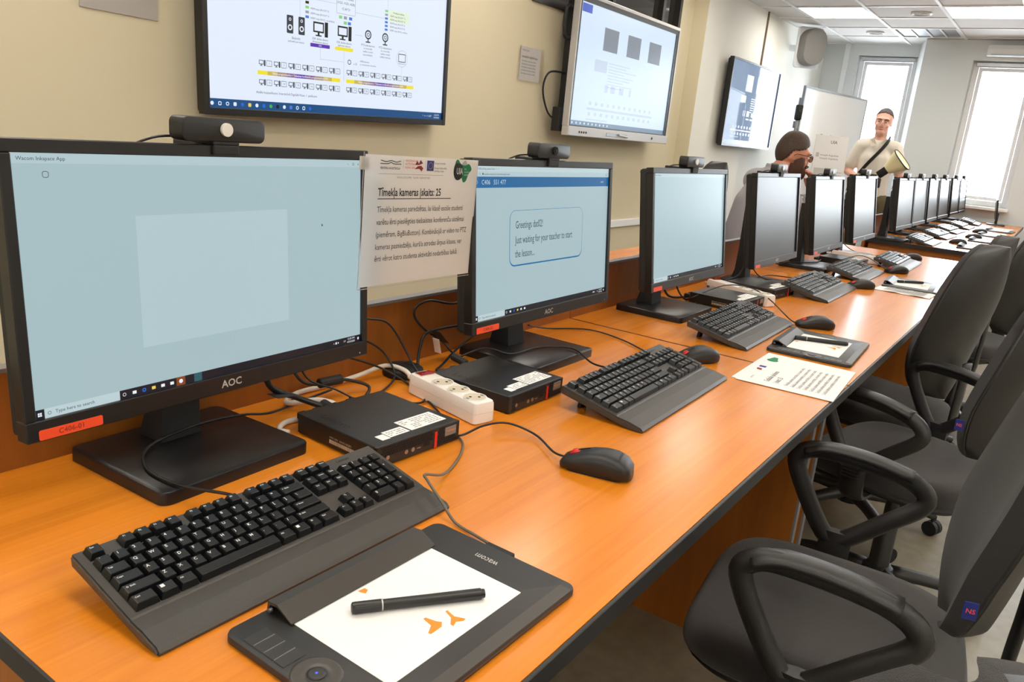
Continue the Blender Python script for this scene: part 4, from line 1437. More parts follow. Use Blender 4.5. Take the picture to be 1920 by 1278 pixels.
for k, (x, y) in enumerate(((5.72, 0.34), (6.42, 0.33), (7.12, 0.34), (7.85, 0.33), (8.6, 0.33))):
    keyboard(x, y, R(random.uniform(-3, 3)), 'black keyboard shining in window light, %s beyond the gap in the row' % ORD[k], False, 1.0, 'keyboards beyond the gap')


# ------------------------------------------------------------------ mice
def mouse(cx, cy, rot, label, group=None, cord=None, brand=True):
    """nose towards local +y"""
    t = thing('mouse', label, 'mouse', (cx, cy, TOP), rot, group)
    prof = [(-0.056, 0.010, 0.010), (-0.053, 0.022, 0.022), (-0.044, 0.0285, 0.031), (-0.028, 0.0305, 0.0365), (-0.010, 0.0295, 0.0375), (0.010, 0.0275, 0.034), (0.030, 0.0272, 0.027), (0.045, 0.0262, 0.0195), (0.053, 0.022, 0.0145), (0.056, 0.014, 0.010)]
    n = 20
    rings = []
    for y, w_, h in prof:
        ring = []
        for i in range(n):
            a = 2 * PI * i / n
            c, s = math.cos(a), math.sin(a)
            e = 0.62
            x = w_ * abs(c) ** e * (1 if c >= 0 else -1)
            z = (abs(s) ** e) * (1 if s >= 0 else -1)
            z = 0.008 + (h - 0.008) * z if z > 0 else 0.008 + 0.0072 * z
            if z < 0.012:
                x *= 0.93
            ring.append((x, y, z))
        rings.append(ring)
    bm = new_bm()
    loft(bm, rings)
    obj('shell', bm, 'black_plastic', t, True)
    bm = new_bm()
    prism(bm, rrect(0.046, 0.096, 0.018, 5), 0.0, 0.004)
    obj('base', bm, 'matte_black', t)
    bm = new_bm()
    cyl(bm, 0.0095, -0.0035, 0.0035, 18, M=T(0, 0.034, 0.0195) @ RY(R(90)))
    obj('scroll_wheel', bm, 'red_plastic', t, True)
    obj('button_split', bx(-0.0005, 0.0005, 0.0, 0.027, 0.0, 0.0012), 'hole_black', t, M=T(0, 0.013, 0.0345) @ RX(R(-20)))
    if brand:
        bm = new_bm()
        add_text(bm, 'Lenovo', 0.0075, T(0, -0.0365, 0.0352) @ RX(R(12)) @ RZ(PI), align='CENTER', bold=True)
        obj('brand_text', bm, 'ink', t)
    if cord:
        wobj('cord', tb(cord, 0.0019), 'cable_black', t, True)
    return t


mouse(0.748, 0.186, R(14), 'black mouse with red wheel on open desk before the mini computers', None,
      [(0.736, 0.236, Z + .012), (0.742, 0.262, Z + .010), (0.785, 0.325, Z + .008), (0.775, 0.375, Z + .016), (0.735, 0.396, Z + .016), (0.69, 0.407, Z + .008), (0.672, 0.44, Z + .003)])
mouse(1.487, 0.325, R(62), 'black mouse with red wheel half behind the second keyboard', None,
      [(1.44, 0.350, Z + .012), (1.43, 0.40, Z + .004), (1.50, 0.53, Z + .004), (1.52, 0.64, Z + .004), (1.43, 0.715, Z + .005), (1.33, 0.71, Z + .03)], False)
mouse(2.165, 0.225, R(40), 'black mouse with red wheel beside the second drawing tablet', None,
      [(2.13, 0.268, Z + .012), (2.16, 0.30, Z + .012), (2.33, 0.42, Z + .03), (2.36, 0.50, Z + .05), (2.27, 0.56, Z + .055), (2.12, 0.61, Z + .02)], False)
mouse(3.135, 0.295, R(50), 'black mouse touching the palm rest of the fourth keyboard', None, None, False)
mouse(3.81, 0.275, R(50), 'black mouse between the fifth and sixth keyboards of the near row', None,
      [(3.77, 0.31, Z + .012), (3.76, 0.34, Z + .03), (3.84, 0.42, Z + .05), (3.80, 0.47, Z + .05), (3.65, 0.53, Z + .02)], False)
mouse(4.50, 0.32, R(30), 'black mouse at the end of the near desk row, behind its last keyboard', None, None, False)
for k, (x, y) in enumerate(((6.02, 0.25), (6.74, 0.22), (7.46, 0.24))):
    mouse(x, y, R(random.uniform(0, 40)), 'small black mouse, %s beyond the gap in the desk row' % ORD[k], 'mice beyond the gap', None, False)


# ------------------------------------------------------------------ mini computers
def mini_pc(fx, fy, yaw, label, detail=2, group=None):
    """origin at the front lower corner; front faces local -y"""
    t = thing('mini_computer', label, 'computer', (fx, fy, TOP), yaw, group)
    W, D, H = 0.179, 0.183, 0.0345
    obj('case', bx(0, W, 0.004, D, 0.002, H, bev=0.0012, seg=1), 'pc_black', t)
    bm = new_bm()
    for a in (0.02, W - 0.02):
        for b in (0.02, D - 0.02):
            cyl(bm, 0.006, 0, 0.0025, 10, M=T(a, b, 0))
    obj('rubber_foot', bm, 'hole_black', t)
    obj('front_panel', bx(0, W, 0.0, 0.004, 0.002, H, bev=0.0006, seg=1), 'pc_front', t)
    obj('red_strip', bx(0.121, 0.1265, -0.0012, 0.001, 0.0015, H - 0.006), 'red_plastic', t)
    # stickers lie on the lid
    for (x0, y0, x1, y1) in ((0.088, 0.018, 0.166, 0.058), (0.044, 0.018, 0.084, 0.040), (0.026, 0.016, 0.042, 0.034)):
        s = obj('sticker', bx(x0, x1, y0, y1, H, H + 0.0003), 'paper', t)
        if detail > 1 and x1 - x0 > 0.03:
            bm = new_bm()
            yy = y1 - 0.006
            while yy > y0 + 0.004:
                xx = x0 + 0.004
                while xx < x1 - 0.006:
                    l_ = random.uniform(0.003, 0.009)
                    if random.random() < 0.75:
                        box(bm, xx, min(xx + l_, x1 - 0.003), yy - 0.0008, yy + 0.0008, H + 0.0003, H + 0.00045)
                    xx += l_ + 0.0016
                yy -= 0.0056
            obj('sticker_print', bm, 'ink_grey', s)['kind'] = 'stuff'
    if detail > 1:
        bm = new_bm()
        r = 0.0021
        for i in range(34):
            for j in range(7):
                x = 0.010 + i * 0.0049 + (0.00245 if j % 2 else 0)
                z = 0.0065 + j * 0.0040
                if 0.010 < x < 0.118 and z < 0.0185 and x > 0.02:
                    continue
                if 0.117 < x < 0.130 or 0.143 < x < 0.172 and z > 0.013 or x > W - 0.006:
                    continue
                cyl(bm, r, 0, 0.0003, 6, M=T(x, -0.0001, z) @ RX(R(90)))
        o = obj('vent_holes', bm, 'hole_black', t)
        o['kind'] = 'stuff'
        b = obj('badge', bx(0.145, 0.171, -0.0008, 0.0005, 0.0150, 0.0295, bev=0.0004, seg=1), 'edge_grey', t)
        bm = new_bm()
        add_text(bm, 'ThinkCentre', 0.0052, T(0.158, -0.0011, 0.0232) @ UPRIGHT, align='CENTER', bold=True, xs=0.85)
        obj('badge_text', bm, 'orange_blot', b)
        for x in (0.060, 0.074):
            bm = new_bm()
            lathe(bm, [(0.0022, 0), (0.0036, 0), (0.0036, 0.0007), (0.0022, 0.0007)], 16, M=T(x, -0.0001, 0.0125) @ RX(R(90)))
            obj('audio_jack', bm, 'metal_grey', t)
        obj('usb_port', bx(0.083, 0.091, -0.0004, 0.0005, 0.0110, 0.0126), 'metal_grey', t)
        obj('usb_port', bx(0.098, 0.111, -0.0004, 0.0005, 0.0105, 0.0160), 'hole_black', t)
        bm = new_bm()
        cyl(bm, 0.0035, 0, 0.0006, 14, M=T(0.022, -0.0001, 0.014) @ RX(R(90)))
        obj('power_button', bm, 'metal_grey', t)
        bm = new_bm()
        add_text(bm, 'Lenovo', 0.022, T(0.022, 0.150, H + 0.0002) @ RZ(R(-90)), bold=False)
        obj('lid_text', bm, 'matte_black', t)
        bm = new_bm()
        xx = 0.035
        while xx < 0.105:
            l_ = random.uniform(0.0005, 0.0016)
            box(bm, -0.0003, 0.0005, xx, xx + l_, 0.009, 0.0150)
            xx += l_ + 0.0011
        obj('side_barcode', bm, 'socket_white', t)
        bm = new_bm()
        add_text(bm, 'MTM 10T8   S/N PC14XQF2', 0.0042, T(-0.0003, 0.105, 0.0185) @ RZ(R(-90)) @ UPRIGHT)
        obj('side_text', bm, 'socket_white', t)
    # sockets and plugs at the back
    obj('rear_panel', bx(0.006, W - 0.006, D, D + 0.003, 0.004, H - 0.003), 'metal_grey', t)
    bm = new_bm()
    for x in (0.02, 0.05, 0.085, 0.12):
        box(bm, x, x + 0.016, D + 0.003, D + 0.03, 0.010, 0.022, bev=0.002, seg=1)
    obj('plug', bm, 'matte_black', t)
    return t


mini_pc(0.5072, 0.4191, -0.053, 'black mini computer with white stickers beside the first monitor stand')
mini_pc(0.8425, 0.4202, -0.010, 'black mini computer with white stickers pushed against the white power strip')
mini_pc(2.150, 0.445, -0.05, 'black mini computer lying behind the third keyboard')
mini_pc(2.490, 0.450, -0.10, 'black mini computer beside the second white power strip, before the dark screen')
mini_pc(3.715, 0.430, -0.05, 'black mini computer beside the fifth keyboard of the near row')


# ------------------------------------------------------------------ power strips
def power_strip(cx, cy, rot, label, length=0.19, cable=None):
    t = thing('power_strip', label, 'power strip', (cx, cy, TOP), rot)
    L, W, H = length, 0.047, 0.040
    bm = new_bm()
    rings = []
    for z, i in ((0.0, 0.003), (0.003, 0.0), (0.020, 0.0)):
        rings.append([(x, y, z) for x, y in rrect(W - 2 * i, L - 2 * i, 0.007, 4)])
    loft(bm, rings)
    obj('lower_shell', bm, 'white_plastic', t, 'auto')
    bm = new_bm()
    rings = []
    for z, i in ((0.0204, 0.0), (0.034, 0.0006), (0.0385, 0.002), (H, 0.0045)):
        rings.append([(x, y, z) for x, y in rrect(W - 2 * i, L - 2 * i, 0.007, 4)])
    loft(bm, rings)
    obj('upper_shell', bm, 'white_plastic', t, 'auto')
    for k in range(3):
        y = -L / 2 + 0.030 + k * 0.046
        s = new_bm()
        lathe(s, [(0.0190, H - 0.001), (0.0200, H + 0.0012), (0.0212, H + 0.0012), (0.0216, H - 0.001)], 28)
        so = obj('socket_rim', s, 'white_plastic', t, 'auto', M=T(0, y, 0))
        s = new_bm()
        cyl(s, 0.0192, H - 0.0012, H + 0.0002, 28)
        w_ = obj('socket_well', s, 'socket_white', so, M=T(0, y, 0))
        s = new_bm()
        for a in (-1, 1):
            cyl(s, 0.0026, H, H + 0.0004, 12, M=T(a * 0.0068, y - 0.004 * a, 0.0002))
        obj('pin_hole', s, 'hole_black', so)
        for a in (-1, 1):
            obj('earth_clip', bx(a * 0.0165 - 0.002, a * 0.0165 + 0.002, y - 0.003, y + 0.003, H, H + 0.0010), 'metal_grey', so)
    y = L / 2 - 0.020
    sw = obj('switch_frame', bx(-0.017, 0.017, y - 0.011, y + 0.011, H - 0.001, H + 0.0008, bev=0.0005, seg=1), 'socket_white', t)
    bm = new_bm()
    extrude_x(bm, [(y - 0.009, H), (y - 0.009, H + 0.006), (y, H + 0.003), (y + 0.009, H + 0.002), (y + 0.009, H)], -0.015, 0.015)
    obj('rocker', bm, 'dark_red', sw)
    bm = new_bm()
    add_text(bm, 'O', 0.007, T(0, y - 0.0045, H + 0.0052) @ RX(R(-18)), align='CENTER')
    obj('rocker_mark', bm, 'paper', sw)
    bm = new_bm()
    lathe(bm, [(0.0075, 0), (0.006, 0.012), (0.0045, 0.03)], 12, M=T(0, L / 2 - 0.002, 0.02) @ RX(R(-90)))
    obj('strain_relief', bm, 'white_plastic', t, True)
    if cable:
        wobj('cable', tb(cable, 0.0046, n=10), 'cable_white', t, True)
    return t


power_strip(0.795, 0.519, R(-12), 'white three-socket power strip with red rocker switch between the first two mini computers', 0.195,
            [(0.822, 0.638, Z + .02), (0.84, 0.675, Z + .022), (0.83, 0.715, Z + .022), (0.77, 0.725, Z + .012), (0.70, 0.732, Z + .006), (0.635, 0.735, Z + .006), (0.590, 0.715, Z + .008), (0.575, 0.69, Z + .012), (0.605, 0.655, Z + .02), (0.625, 0.632, Z + .012), (0.590, 0.626, Z + .006), (0.530, 0.640, Z + .005), (0.495, 0.62, Z + .006), (0.492, 0.595, Z + .01)])
power_strip(2.405, 0.545, R(-24), 'white power strip wedged between two mini computers of the second desk', 0.28)
power_strip(4.035, 0.505, R(-2), 'white power strip beside the sixth keyboard of the near row', 0.24)


# ------------------------------------------------------------------ drawing tablets
def tablet(cx, cy, rot, label, near=True, group=None, usb=True, cord=None, blots=True):
    """long side along x; buttons at -x; clip along +y"""
    t = thing('drawing_tablet', label, 'tablet', (cx, cy, TOP), rot, group)
    W, D, H = 0.312, 0.210, 0.0085
    bm = new_bm()
    prism(bm, rrect(W, D, 0.013, 6), 0.0012, H, 0.002)
    obj('body', bm, 'tablet_body', t, 'auto')
    obj('rubber_foot', pr(rrect(W - 0.04, D - 0.04, 0.01, 3), 0.0, 0.0013), 'matte_black', t)
    bm = new_bm()
    extrude_x(bm, [(-D / 2 - 0.0005, 0.0035), (-D / 2 + 0.001, H + 0.0002), (-D / 2 + 0.016, H + 0.0006), (-D / 2 + 0.016, 0.0035)], -W / 2 + 0.016, W / 2 - 0.012)
    obj('lower_rim', bm, 'tablet_edge', t)
    bm = new_bm()
    prism(bm, rrect(0.202, 0.142, 0.001, 2), H, H + 0.0005)
    pap = obj('paper_sheet', bm, 'paper', t, M=T(-0.001, 0.005, 0))
    if blots:
        for pts in ([(-0.009, -0.021), (-0.006, -0.021), (-0.003, -0.033), (0.0, -0.038), (-0.006, -0.043), (-0.022, -0.043), (-0.023, -0.040), (-0.012, -0.034)],
                    [(0.016, -0.029), (0.019, -0.029), (0.016, -0.041), (0.021, -0.052), (0.017, -0.053), (0.010, -0.048), (0.003, -0.051), (0.003, -0.047), (0.012, -0.040)],
                    [(-0.021, 0.062), (-0.012, 0.061), (-0.012, 0.056), (-0.018, 0.053), (-0.020, 0.057)]):
            bm = new_bm()
            bm.faces.new([bm.verts.new((x, y, H + 0.0008)) for x, y in pts])
            obj('ink_blot', bm, 'orange_blot', pap)
    # hinged paper clip along the far long side
    bm = new_bm()
    extrude_x(bm, [(D / 2 - 0.002, H), (D / 2 - 0.004, H + 0.012), (D / 2 - 0.018, H + 0.0135), (D / 2 - 0.040, H + 0.0025), (D / 2 - 0.040, H + 0.001), (D / 2 - 0.018, H + 0.0105), (D / 2 - 0.008, H + 0.009)], -0.106, 0.106)
    clip = obj('paper_clip', bm, 'tablet_clip', t)
    bm = new_bm()
    cyl(bm, 0.0025, -0.002, 0.002, 10, M=T(-0.108, D / 2 - 0.010, H + 0.005) @ RY(R(90)))
    obj('hinge_pin', bm, 'metal_grey', clip)
    if near:
        bx0 = -W / 2 + 0.019
        for k in range(4):
            y = 0.0735 - k * 0.0150
            obj('express_key', bx(bx0 - 0.013, bx0 + 0.013, y - 0.0070, y + 0.0070, H - 0.0004, H + 0.0009, bev=0.0004, seg=1), 'tablet_body', t)
            if k < 3:
                obj('key_ridge', bx(bx0 - 0.012, bx0 + 0.012, y - 0.0082, y - 0.0074, H - 0.0004, H + 0.0012), 'edge_grey', t)
        y = -0.006
        bm = new_bm()
        lathe(bm, [(0.0245, H - 0.001), (0.0242, H + 0.0004), (0.021, H + 0.0012), (0.0150, H + 0.0004), (0.0105, H + 0.0002), (0.0095, H - 0.001)], 32, M=T(bx0 + 0.002, y, 0))
        obj('touch_ring', bm, 'tablet_edge', t, True)
        bm = new_bm()
        lathe(bm, [(0.0088, H - 0.001), (0.0086, H + 0.0010), (0.006, H + 0.0014)], 24, M=T(bx0 + 0.002, y, 0))
        btn = obj('ring_button', bm, 'tablet_body', t, True)
        bm = new_bm()
        cyl(bm, 0.0013, H + 0.0014, H + 0.0016, 10, M=T(bx0 + 0.002, y, 0))
        obj('status_light', bm, 'led_blue', btn)
        for k in range(3):
            obj('express_key', bx(bx0 - 0.013, bx0 + 0.013, -0.0505 - k * 0.015, -0.0365 - k * 0.015, H - 0.0004, H + 0.0009, bev=0.0004, seg=1), 'tablet_body', t)
        bm = new_bm()
        add_text(bm, 'wacom', 0.0150, T(W / 2 - 0.029, 0.004, H + 0.0003) @ RZ(R(90)), align='CENTER', xs=0.75)
        obj('brand_text', bm, 'logo_grey', t)
    if usb:
        p = obj('usb_plug', bx(W / 2 - 0.001, W / 2 + 0.008, -0.012, 0.028, 0.001, 0.0075, bev=0.001, seg=1), 'matte_black', t)
    if cord:
        wobj('cord', tb(cord, 0.0019), 'cable_grey', t, True)
    return t


def pen(x0, y0, x1, y1, label, z=0.0152):
    d = Vector((x1 - x0, y1 - y0, 0))
    L = d.length
    t = thing('stylus_pen', label, 'pen', ((x0 + x1) / 2, (y0 + y1) / 2, TOP + z), math.atan2(d.y, d.x))
    A = T(-L / 2, 0, 0) @ RY(R(90))
    bm = new_bm()
    lathe(bm, [(0.0042, 0), (0.0058, 0.001), (0.0061, 0.004), (0.0061, L * 0.215)], 18, M=A)
    obj('cap', bm, 'pen_black', t, 'auto')
    bm = new_bm()
    lathe(bm, [(0.0063, L * 0.215), (0.0063, L * 0.225)], 18, M=A)
    obj('ring', bm, 'silver', t, 'auto')
    bm = new_bm()
    lathe(bm, [(0.0056, L * 0.225), (0.0057, L * 0.55), (0.0060, L * 0.97), (0.0050, L * 0.975), (0.0048, L)], 18, M=A)
    obj('barrel', bm, 'pen_black', t, 'auto')
    obj('clip', bx(-L / 2 + 0.003, -L / 2 + L * 0.20, -0.0016, 0.0016, 0.0058, 0.0075, bev=0.0005, seg=1), 'pen_black', t, M=RX(R(60)))


tablet(0.286, 0.146, R(-0.9), 'large black drawing tablet with white paper beside the first keyboard',
       cord=[(0.449, 0.165, Z + .005), (0.455, 0.195, Z + .004), (0.463, 0.235, Z + .004), (0.468, 0.262, Z + .020), (0.482, 0.300, Z + .033), (0.500, 0.320, Z + .030), (0.56, 0.335, Z + .006), (0.625, 0.360, Z + .003), (0.675, 0.392, Z + .003), (0.694, 0.43, Z + .004), (0.698, 0.50, Z + .004), (0.70, 0.60, Z + .004)])
pen(0.234, 0.185, 0.348, 0.102, 'black stylus pen lying on the paper of the first drawing tablet')
tablet(1.913, 0.146, R(3.0), 'black drawing tablet with clipped paper on the second desk, beside the printed sheets', cord=[(2.07, 0.175, Z + .005), (2.08, 0.22, Z + .004), (2.10, 0.29, Z + .004), (2.16, 0.35, Z + .004), (2.22, 0.40, Z + .004)])
pen(1.912, 0.214, 1.968, 0.087, 'black stylus pen lying on the drawing tablet beside the printed sheets')
tablet(3.45, 0.150, R(3.5), 'black drawing tablet near the desk edge before the fifth keyboard', near=False, usb=False)
pen(3.42, 0.205, 3.51, 0.118, 'black stylus pen lying on the drawing tablet before the fifth keyboard')
for k, x in enumerate((5.83, 6.55, 7.27, 8.0)):
    tablet(x, 0.125, R(random.uniform(-4, 4)), 'drawing tablet with white paper, %s beyond the gap in the desk row' % ORD[k], near=False, group='drawing tablets beyond the gap', usb=False, blots=False)


# ------------------------------------------------------------------ sheets on the desk
def desk_sheet(cx, cy, rot, z, label, printed):
    t = thing('printed_sheet', label, 'paper', (cx, cy, TOP + z), rot)
    obj('sheet', bx(-0.1485, 0.1485, -0.105, 0.105, 0, 0.0005), 'paper', t)
    if printed:
        bm = new_bm()
        zt = 0.0007
        M0 = T(0, 0, zt)
        B = RZ(R(180))
        items = [('Grafiskās planšetes', 0.0165, 0.112, 0.045, True), ('| skaits: 25', 0.0165, 0.112, 0.025, True)]
        for k in range(7):
            items.append(('Grafiskās planšetes paredzētas, lai studenti varētu', 0.0115, 0.112, 0.002 - k * 0.0135, False))
        for s, sz, x, y, b in items:
            add_text(bm, s, sz, T(-x, y, zt), bold=b, xs=0.8)
        add_text(bm, 'VENTSPILS', 0.006, T(-0.112, 0.080, zt))
        obj('sheet_text', bm, 'ink_grey', t)['kind'] = 'stuff'
        bm = new_bm()
        quad(bm, 0.000, 0.076, 0.016, 0.092)
        obj('flag_logo', bm, 'logo_blue', t, M=T(0, 0, zt) @ RX(R(-90)))
        bm = new_bm()
        bm.faces.new([bm.verts.new((x, y, zt)) for x, y in ((-0.03, 0.078), (-0.012, 0.080), (-0.010, 0.092), (-0.026, 0.090))])
        obj('map_logo', bm, 'logo_red', t)
        bm = new_bm()
        lathe(bm, [(0.008, zt), (0.0135, zt), (0.0135, zt + 0.0001), (0.008, zt + 0.0001)], 18, M=T(0.085, 0.080, 0))
        bm.faces.new([bm.verts.new((x, y, zt)) for x, y in ((0.095, 0.070), (0.118, 0.074), (0.120, 0.084), (0.098, 0.090))])
        obj('round_logo', bm, 'logo_green', t)
    return t


desk_sheet(1.585, 0.118, R(1.5), 0.0004, 'lower white sheet peeping out under the printed page at the desk joint', False)
desk_sheet(1.578, 0.110, R(3.2), 0.0014, 'printed white page with green logo lying across the desk joint', True)
t = thing('printed_sheet', 'crumpled page in a shiny plastic sleeve before the third drawing tablet', 'paper', (3.235, 0.145, TOP), R(-2))
bm = new_bm()
nx, ny = 10, 8
g = [[bm.verts.new((-0.07 + 0.14 * i / nx, -0.105 + 0.21 * j / ny, 0.001 + 0.005 * abs(math.sin(i * 1.3 + j * 0.9)) * random.random())) for j in range(ny + 1)] for i in range(nx + 1)]
for i in range(nx):
    for j in range(ny):
        bm.faces.new((g[i][j], g[i + 1][j], g[i + 1][j + 1], g[i][j + 1]))
obj('sheet', bm, 'paper', t)
bm = new_bm()
for k in range(6):
    box(bm, -0.055 + k * 0.019, -0.052 + k * 0.019 + 0.004, -0.08, 0.07, 0.0064, 0.0066)
obj('sheet_text', bm, 'ink_grey', t)['kind'] = 'stuff'
for k, (x, y, r_) in enumerate(((6.15, 0.13, 8), (6.9, 0.15, -6), (7.6, 0.14, 4), (8.4, 0.15, -9))):
    t = thing('printed_sheet', 'loose white paper sheet, %s beyond the gap in the desk row' % ORD[k], 'paper', (x, y, TOP), R(r_), 'paper sheets beyond the gap')
    obj('sheet', bx(-0.12, 0.12, -0.09, 0.09, 0, 0.0006), 'paper', t)
    bm = new_bm()
    for k in range(6):
        box(bm, -0.09, 0.07, 0.06 - k * 0.022, 0.064 - k * 0.022, 0.0006, 0.0008)
    obj('sheet_text', bm, 'ink_grey', t)['kind'] = 'stuff'
# slim upright tablet on a foot at the window end
t = thing('tablet_stand', 'slim dark upright screen on a flat foot at the window end of the desks', 'display', (8.95, 0.23, TOP), R(6))
obj('base', pr(rrect(0.20, 0.16, 0.04, 6), 0, 0.012, 0.003), 'base_black', t, 'auto')
obj('panel', bx(-0.17, 0.17, -0.008, 0.008, 0.05, 0.25, bev=0.003), 'bezel_black', t, M=RX(R(-8)))
obj('neck', bx(-0.03, 0.03, -0.01, 0.012, 0.012, 0.12, bev=0.002), 'matte_black', t)

# rubber cable grommet on the desk and loose cables
t = thing('desk_grommet', 'round black cable cover lying on the desk behind the power strip', 'cable cover', (0.868, 0.700, TOP))
bm = new_bm()
lathe(bm, [(0.040, 0), (0.042, 0.004), (0.040, 0.014), (0.034, 0.018), (0.02, 0.0185)], 28)
obj('cap', bm, 'matte_black', t, 'auto')
bm = new_bm()
box(bm, 0.012, 0.030, -0.012, 0.012, 0.0186, 0.0196)
obj('cable_slot', bm, 'hole_black', t)


def cable(pts, r, label, m='cable_black', extra=None):
    t = thing('cable', label, 'cable', pts[0])
    wobj('lead', tb(pts, r, n=8), m, t, True)
    if extra:
        for nm, p, dvec, rr, ln, mm in extra:
            q = Vector(dvec).normalized().to_track_quat('Z', 'Y').to_matrix().to_4x4()
            bm = new_bm()
            if nm == 'ferrite_core' or nm == 'plug':
                lathe(bm, [(rr * 0.7, -ln / 2), (rr, -ln / 2 + 0.002), (rr, ln / 2 - 0.002), (rr * 0.7, ln / 2)], 12, M=T(*p) @ q)
            else:
                box(bm, -rr, rr, -0.0004, 0.0004, -ln / 2, ln / 2, M=T(*p) @ q)
            wobj(nm, bm, mm, t)
    return t


cable([(0.59, 0.69, Z + .21), (0.70, 0.702, Z + .148), (0.762, 0.70, Z + .131), (0.81, 0.70, Z + .118), (0.845, 0.70, Z + .085), (0.862, 0.67, Z + .03), (0.850, 0.63, Z + .004), (0.77, 0.56, Z + .004), (0.735, 0.59, Z + .004)], 0.0021,
      'thin dark cable looping highest behind the first monitor and notice')
cable([(0.60, 0.70, Z + .15), (0.71, 0.712, Z + .105), (0.785, 0.72, Z + .078), (0.830, 0.715, Z + .045), (0.822, 0.68, Z + .012), (0.76, 0.65, Z + .004), (0.70, 0.635, Z + .004), (0.655, 0.63, Z + .02)], 0.0021,
      'thin dark cable curling from the first monitor to the mini computer lid')
cable([(0.62, 0.70, Z + .10), (0.72, 0.71, Z + .062), (0.80, 0.70, Z + .028), (0.825, 0.65, Z + .004), (0.765, 0.53, Z + .004), (0.725, 0.475, Z + .004), (0.690, 0.455, Z + .004)], 0.0021,
      'thin dark cable running along the flank of the white power strip')
cable([(1.12, 0.735, Z + .128), (1.06, 0.735, Z + .115), (0.98, 0.737, Z + .131), (0.938, 0.737, Z + .122), (0.935, 0.735, Z + .100), (0.965, 0.73, Z + .070), (1.01, 0.72, Z + .040), (1.01, 0.69, Z + .022), (0.985, 0.645, Z + .02)], 0.0026,
      'black cable with approval labels looping on the wood behind the second computer', 'cable_black',
      [('label_tag', (0.990, 0.712, Z + .056), (0.6, 0, -0.55), 0.014, 0.045, 'ink'), ('label_tag', (0.975, 0.705, Z + .040), (0.3, 0, -0.9), 0.009, 0.035, 'paper'), ('plug', (0.985, 0.65, Z + .02), (0, 1, 0.2), 0.008, 0.04, 'matte_black')])
cable([(1.13, 0.69, Z + .07), (1.05, 0.71, Z + .072), (0.955, 0.715, Z + .070), (0.930, 0.712, Z + .045), (0.915, 0.70, Z + .004), (0.91, 0.66, Z + .004), (0.93, 0.62, Z + .012)], 0.0032,
      'black cable rising from the desk beside the second monitor stand')
cable([(1.10, 0.68, Z + .065), (1.03, 0.69, Z + .030), (0.97, 0.68, Z + .008), (0.93, 0.665, Z + .004), (0.92, 0.63, Z + .010)], 0.0026,
      'dark cable dropping behind the second monitor to its mini computer')
cable([(0.50, 0.665, Z + .10), (0.515, 0.665, Z + .06), (0.560, 0.655, Z + .035), (0.590, 0.632, Z + .02), (0.60, 0.612, Z + .017)], 0.005,
      'thick black display cable with a printed tag behind the first mini computer', 'cable_black',
      [('label_tag', (0.528, 0.655, Z + .047), (1, 0, -0.12), 0.014, 0.036, 'ink'), ('plug', (0.598, 0.620, Z + .018), (0.1, 1, 0.1), 0.009, 0.035, 'matte_black')])
cable([(0.60, 0.715, Z + .06), (0.61, 0.70, Z + .04), (0.64, 0.695, Z + .030), (0.69, 0.69, Z + .030), (0.74, 0.67, Z + .012), (0.70, 0.64, Z + .006), (0.655, 0.625, Z + .014)], 0.003,
      'black cable with a ribbed ferrite bead behind the first mini computer', 'cable_black', [('ferrite_core', (0.666, 0.692, Z + .031), (1, -0.1, 0), 0.009, 0.05, 'matte_black')])
cable([(0.585, 0.70, Z + .115), (0.61, 0.69, Z + .05), (0.645, 0.655, Z + .03), (0.66, 0.61, Z + .016)], 0.0018, 'thin straight cable hanging from the first monitor to the mini computer')
cable([(2.08, 0.70, Z + .10), (2.10, 0.70, Z + .05), (2.14, 0.69, Z + .01), (2.20, 0.66, Z + .006), (2.24, 0.63, Z + .012)], 0.004, 'black cables bunched under the plain pale blue screen', 'cable_black',
      [('plug', (2.236, 0.636, Z + .014), (0.3, -1, 0), 0.008, 0.03, 'matte_black')])
cable([(2.10, 0.68, Z + .12), (2.13, 0.66, Z + .04), (2.16, 0.64, Z + .006), (2.21, 0.64, Z + .012)], 0.0028, 'looped dark cable beside the third monitor stand')
cable([(2.68, 0.63, Z + .10), (2.66, 0.64, Z + .04), (2.58, 0.66, Z + .02), (2.46, 0.67, Z + .012), (2.40, 0.66, Z + .02)], 0.004, 'black cable arching low behind the fourth keyboard')
cable([(2.74, 0.64, Z + .09), (2.78, 0.60, Z + .03), (2.84, 0.53, Z + .012), (2.86, 0.50, Z + .006)], 0.0022, 'thin black cable arching above the base of the first switched-off screen')
cable([(3.30, 0.72, Z + .20), (3.27, 0.71, Z + .10), (3.31, 0.70, Z + .02), (3.38, 0.66, Z + .0225), (3.50, 0.60, Z + .0225), (3.60, 0.585, Z + .021), (3.72, 0.60, Z + .02)], 0.003, 'black cable drooping across the base of the middle dark screen')
cable([(3.36, 0.725, Z + .13), (3.33, 0.70, Z + .12), (3.30, 0.715, Z + .06), (3.36, 0.72, Z + .03)], 0.004, 'tangled black cable hanging behind the middle dark screen')
cable([(4.28, 0.66, Z + .08), (4.36, 0.60, Z + .02), (4.38, 0.50, Z + .006), (4.33, 0.43, Z + .02)], 0.0022, 'thin black cable curving off the last near screen to its keyboard')
for k, x in enumerate((5.95, 6.55, 7.2)):
    cable([(x, 0.68, Z + .10), (x + 0.08, 0.66, Z + .02), (x + 0.18, 0.58, Z + .008), (x + 0.16, 0.48, Z + .008), (x + 0.05, 0.50, Z + .008)], 0.006, 'coiled dark cable beside the %s screen beyond the gap' % ORD[k])['group'] = 'cables beyond the gap'


